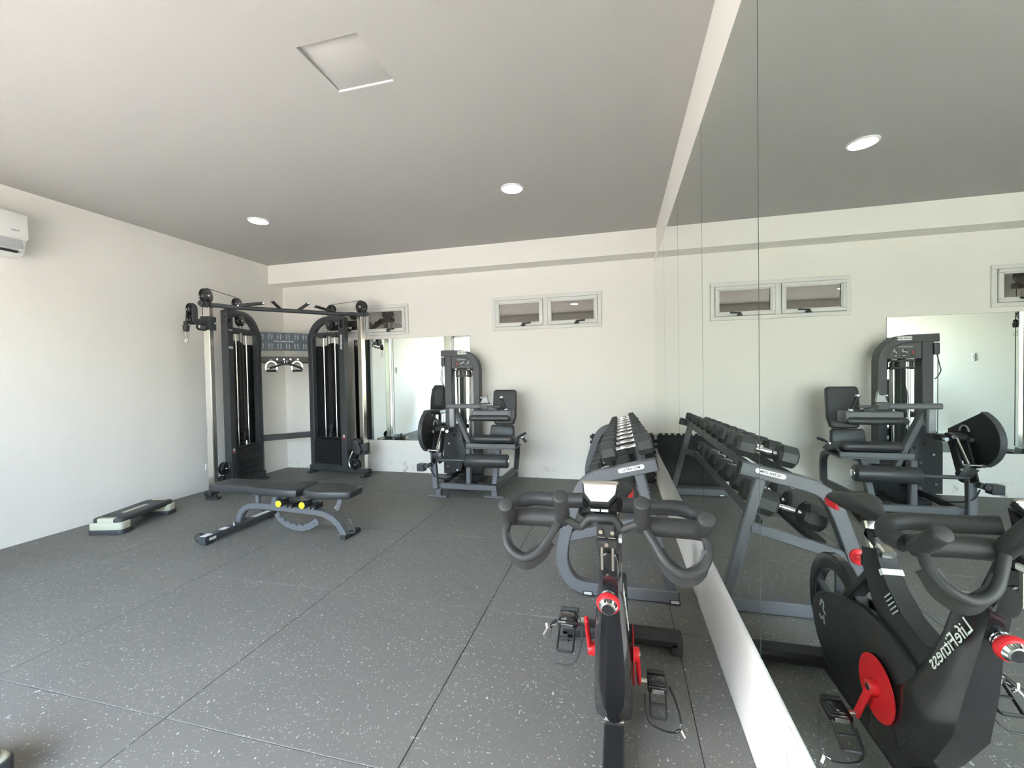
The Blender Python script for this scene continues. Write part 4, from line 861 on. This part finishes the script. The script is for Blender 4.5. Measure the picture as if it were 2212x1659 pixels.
# cranks and pedals
HY, HZ = 1.60, .275
b = MB(); b.cyl(yz(HY, HZ, -.075), yz(HY, HZ, .075), .022, 18); b.build('crank_axle', 'black', bk)
b = MB(); b.cyl(yz(HY, HZ, .0690), yz(HY, HZ, .0725), .098, 40); b.build('chain_disc', 'redpaint', bk)
for s, (py, pz) in ((1, (1.663, .135)), (-1, (1.537, .415))):
    x = s*.082
    b = MB(); a_ = Vector((0, py-HY, pz-HZ)).normalized()
    b.beam(yz(HY, HZ, x*1.05)-a_*.012, yz(py, pz, x*1.15)+a_*.014, .016, .028, (1, 0, 0) if False else a_.cross(Vector((1, 0, 0))), .006); b.cyl(yz(HY, HZ, x*.76), yz(HY, HZ, x*1.14), .024, 18, bev=.003); ck = b.build('crank_arm', 'red', bk)
    b = MB(); b.cyl(yz(HY, HZ, x*1.12), yz(HY, HZ, x*1.17), .012, 12); b.build('crank_bolt', 'chrome', ck)
    b = MB(); b.cyl(yz(py, pz, x*1.13), yz(py, pz, x*1.50), .009, 10); pd_ = b.build('pedal_axle', 'brush', bk)
    xc = s*.158
    b = MB(); b.box(yz(py, pz, xc), (.072, .085, .026), .007, None, 2); b.box(yz(py-.01, pz+.012, xc), (.050, .05, .014), .004); pb_ = b.build('pedal', 'gloss', pd_)
    b = MB(); b.bx(BX+xc-.034, BX+xc+.034, py+.028, py+.046, pz-.018, pz+.022, .005, 1); b.build('pedal_plate', 'rub', pd_)
    b = MB(); b.bx(BX+xc-.022, BX+xc+.022, py-.050, py-.043, pz-.008, pz+.006, .002, 1); b.build('pedal_cleat', 'chrome', pd_)
    # toe cage
    b = MB(); b.beam(yz(py-.035, pz-.006, xc-.028), yz(py-.105, pz-.055, xc-.030), .007, .012); b.beam(yz(py-.035, pz-.006, xc+.028), yz(py-.105, pz-.055, xc+.024), .007, .012)
    b.beam(yz(py-.105, pz-.055, xc-.030), yz(py-.105, pz-.055, xc+.024), .010, .010); b.beam(yz(py-.07, pz-.03, xc-.03), yz(py-.07, pz-.03, xc+.03), .012, .006); b.build('toe_cage', 'black', pd_)
    b = MB(); o_ = s
    if s > 0: sp1 = [yz(py, pz-.01, xc+.045), yz(py-.04, pz-.04, xc+.065), yz(py-.085, pz-.08, xc+.075), yz(py-.10, pz-.10, xc+.055), yz(py-.10, pz-.098, xc-.0), yz(py-.085, pz-.08, xc-.042), yz(py-.03, pz-.03, xc-.045)]
    else: sp1 = [yz(py, pz-.01, xc-.045), yz(py-.01, pz-.02, xc-.058), yz(py-.02, pz-.03, xc-.066)]
    b.sweep(spline(sp1, 5), [(.0012, -.007), (.0012, .007), (-.0012, .007), (-.0012, -.007)]); b.build('toe_strap', 'rub', pd_)
    b = MB()
    e_ = yz(py-.092, pz-.092, xc+.072) if s > 0 else yz(py-.02, pz-.035, xc-.078)
    b.beam(e_, e_+Vector((s*.014, -.012, -.020)), .010, .003); b.beam(e_, e_+Vector((-s*.018, -.004, -.006)), .008, .003); b.beam(e_, e_+Vector((s*.003, .004, .018)), .009, .003)
    if s < 0: b.beam(e_+Vector((.006, .004, .006)), e_+Vector((.035, .01, .018)), .008, .003)
    b.build('strap_buckle', 'chrome', pd_)
    if s < 0:
        b = MB(); b.tube(spline([yz(py+.02, pz+.02, xc+.03), yz(py-.05, pz+.0, xc+.052), yz(py-.10, pz-.05, xc+.048), yz(py-.125, pz-.085, xc+.02), yz(py-.125, pz-.09, xc-.035)], 5), .003, 6); b.build('toe_strap', 'rub', pd_)
# head: clamp, slider rods, clear cap
b = MB(); b.prism(rrect(.052, .10, .024), yz(1.235, .775), (1, 0, 0), Vector((0, -.35, 1)), .05, .008); hp_ = b.build('head_cap', 'gloss', bk)
b = MB(); b.rtube([yz(1.262, .74), yz(1.205, .865)], .046, .060, (1, 0, 0), .012); b.build('handlebar_post', 'black', bk)
for x in (-.0145, .0145):
    b = MB(); b.bx(BX+x-.0035-.005, BX+x+.0035-.005, 1.165, 1.178, .778, .868, .002, 1); b.build('slide_rail', 'brush', bk)
b = MB(); b.bx(BX-.033, BX+.024, 1.11, 1.22, .862, .884, .004, 1); b.bx(BX-.030, BX+.020, 1.12, 1.21, .882, .925, .005, 1); ch = b.build('handlebar_clamp', 'black', bk)
b = MB()
for x, z in ((-.020, .903), (.010, .902)): b.cyl(yz(1.112, z, x), yz(1.122, z, x), .0055, 10)
b.cyl(yz(1.104, .873, -.005), yz(1.114, .873, -.005), .0055, 10); b.bx(BX-.028, BX-.008, 1.112, 1.12, .889, .891); b.bx(BX+.0, BX+.018, 1.112, 1.12, .888, .890); b.build('clamp_screws', 'brush', ch)
b = MB(); b.bx(BX+.024, BX+.034, 1.13, 1.16, .870, .884, .002, 1); b.build('release_tab', 'label', ch)
# console
cn = Vector((0, -.52, .854)).normalized(); cup = Vector((0, .854, .52)).normalized()
b = MB(); loft(b, [[yz(1.150, .930)+Vector((x, 0, 0))*.62+cup*y for x, y in ((-.04, .03), (.04, .03), (.036, -.01), (.02, -.03), (-.02, -.03), (-.036, -.01))], [yz(1.158, .978, -.022)+Vector((x, 0, 0))+cup*y for x, y in ((-.048, .036), (.048, .036), (.044, -.004), (.024, -.034), (-.024, -.034), (-.044, -.004))]]); co = b.build('console', 'gloss', bk)
cc_ = yz(1.150, .990, -.022)
b = MB(); b.prism([(-.048, .036), (-.044, -.004), (-.024, -.036), (.024, -.036), (.044, -.004), (.048, .036)], cc_, (1, 0, 0), cup, .016, .003); b.build('console_rim', 'black', co)
b = MB(); b.prism([(-.044, .026), (-.040, -.003), (-.022, -.031), (.022, -.031), (.040, -.003), (.044, .026)], cc_+cn*.0088, (1, 0, 0), cup, .002); b.build('console_back_glare', 'glare', co)  # glossy back of the console, its bright reflection painted as a pale face
b = MB(); b.bx(BX-.071, BX+.027, cc_.y+.012, cc_.y+.030, cc_.z+.022, cc_.z+.031, .003, 1); b.build('console_bezel', 'brush', co)
b = MB(); b.bx(BX-.045, BX-.022, 1.126, 1.132, .952, .958); b.bx(BX-.018, BX+.0, 1.126, 1.132, .952, .958); b.build('console_label', 'label', co)
# handlebar
hb_ = MB()
cb = spline([(-.155, 1.09, .945), (-.135, 1.10, .935), (-.105, 1.115, .914), (-.093, 1.115, .920), (-.078, 1.11, .938), (-.045, 1.105, .942), (-.017, 1.11, .940), (-.002, 1.115, .922), (.008, 1.115, .914), (.035, 1.10, .932), (.060, 1.09, .945)], 4)
hb_.tube(cb, .0105, 10); bar = hb_.build('handlebar', 'foam', bk, 60)
for s in (-1, 1):
    cxb = -.047
    def hp3(dx, y, z): return Vector((cxb+s*dx, y, z-(.006 if s > 0 else 0)))
    b = MB(); b.tube(spline([hp3(.045, 1.20, .958), hp3(.10, 1.225, .948), (hp3(.16, 1.245, .942)), hp3(.21, 1.25, .940), hp3(.25, 1.235, .930), hp3(.262, 1.20, .918), hp3(.25, 1.165, .915)], 6), .0215, 14); b.build('rear_loop', 'foam', bar, 60)
    b = MB(); b.tube(spline([hp3(.105, 1.13, .925), hp3(.16, 1.135, .925), hp3(.22, 1.14, .922), hp3(.25, 1.14, .920)], 5), .0245, 14); b.build('forearm_rest', 'foam', bar, 60)
    for (dx, yb_, zb_, dt, yt_, zt_, r_) in ((.102, 1.12, .925, .098, 1.045, 1.013, .0195), (.248, 1.13, .915, .243, 1.055, .980, .0195)):
        b = MB(); b.cyl(hp3(dx, yb_, zb_), hp3(dt, yt_, zt_), r_*1.05, 18, r_, .004); b.build('bar_horn', 'foam', bar, 60)
    U = spline([hp3(.247, 1.115, .925), hp3(.252, 1.085, .895), hp3(.235, 1.06, .862), hp3(.195, 1.05, .845), hp3(.155, 1.06, .864), hp3(.125, 1.085, .905), hp3(.103, 1.11, .935)], 6)
    b = MB(); b.tube(U, .0115, 12); b.build('drop_loop', 'foam', bar, 60)
    V = spline([hp3(.250, 1.092, .886), hp3(.232, 1.075, .848), hp3(.195, 1.068, .828), hp3(.158, 1.075, .850), hp3(.136, 1.09, .880)], 6)
    b = MB(); b.sweep(V, [(.006, -.022), (.009, 0), (.006, .022), (-.006, .022), (-.009, 0), (-.006, -.022)], (0, .25, -1)); b.build('drop_skirt', 'foam', bar, 60)

# ------------------------------------------------------------------ padded machine by the left wall (seen in the wall mirror)
SX, SY = -4.29, 1.02
sm = thing('press_machine', (SX, SY, 0), 'dark upholstered exercise chair standing by the left wall near the glazed doors', 'gym machine')
b = MB(); b.prism([(-.22, -.10), (.22, -.10), (.22, .20), (.19, .42), (.12, .52), (-.12, .52), (-.19, .42), (-.22, .20)], (SX, SY-.13, .58), (1, 0, 0), (0, -.12, 1), .09, .03); b.build('back_pad', 'vinyl', sm)
b = MB(); b.prism([(-.09, .02), (.09, .02), (.10, .30), (.08, .42), (-.08, .42), (-.10, .30)], (SX, SY-.085, .58), (1, 0, 0), (0, -.12, 1), .02, .006); b.build('back_insert', 'grey', sm)
b = MB(); b.box((SX, SY+.10, .46), (.44, .44, .10), .035, None, 3); b.build('seat_pad', 'vinyl', sm)
b = MB(); b.rtube([(SX, SY-.17, .05), (SX, SY-.23, .95)], .07, .07, (1, 0, 0)); b.rtube([(SX, SY-.27, .04), (SX, SY+.45, .04)], .07, .06, UZ); b.rtube([(SX, SY+.15, .06), (SX, SY+.13, .42)], .06, .06, (1, 0, 0)); b.build('frame', 'frame', sm)
for y in (SY-.27, SY+.45):
    b = MB(); b.rtube([(SX-.24, y, .035), (SX+.26, y, .035)], .06, .06, UZ); b.build('cross_foot', 'frame', sm)

# ------------------------------------------------------------------ outside the glazed doors
gm = mat('pale_paving', (.34, .33, .31), .8, noise=(3, .1))
b = MB(); b.bx(-14, 8, -16, YR-T-.005, -.16, -.10); tr = struct(b.build('terrace_ground', gm), 'pale paved terrace outside the glazed doors')
fn = thing('garden_fence', (-5.5, -7.0, -.1), 'white metal fence of upright bars beyond the terrace', 'fence')
for k in range(46):
    x = -10+k*.2; b = MB(); b.cyl((x, -7.0, -.1), (x, -7.0, 1.7), .014, 6); b.build('bar', 'white', fn)
b = MB(); b.bx(-10, -1, -7.02, -6.98, .05, .10); b.bx(-10, -1, -7.02, -6.98, 1.60, 1.65); b.build('rail', 'white', fn)
leafm = mat('green_leaves', (.13, .26, .06), .5); bark = mat('bark', (.16, .12, .08), .9)
for (tx, ty, lab) in ((-9.6, -9.4, 'leafy green tree beyond the fence, nearer the left wall side'), (-5.6, -10.4, 'leafy green tree beyond the middle of the fence')):
    t_ = thing('garden_tree', (tx, ty, -.1), lab, 'tree', group='trees beyond the fence')
    b = MB(); b.tube([(tx, ty, -.1), (tx+.05, ty, 1.2), (tx-.05, ty, 2.4)], .11, 8); b.build('trunk', bark, t_)
    b = MB()
    for k in range(1500):
        v_ = Vector((random.gauss(0, 1), random.gauss(0, 1), random.gauss(0, 1))).normalized()*random.uniform(.55, 1.0)
        c_ = Vector((tx, ty, 3.1))+Vector((v_.x*1.8, v_.y*1.5, v_.z*1.6)); u_ = Vector((random.gauss(0, 1), random.gauss(0, 1), random.gauss(0, 1))).normalized(); w_ = u_.orthogonal().normalized()
        b.add([c_-u_*.13, c_+w_*.06, c_+u_*.13, c_-w_*.06], [(0, 1, 2, 3)])
    o_ = b.build('crown', leafm, t_); o_['kind'] = 'stuff'

for o in bpy.data.objects:
    if '_wc' in o: del o['_wc']
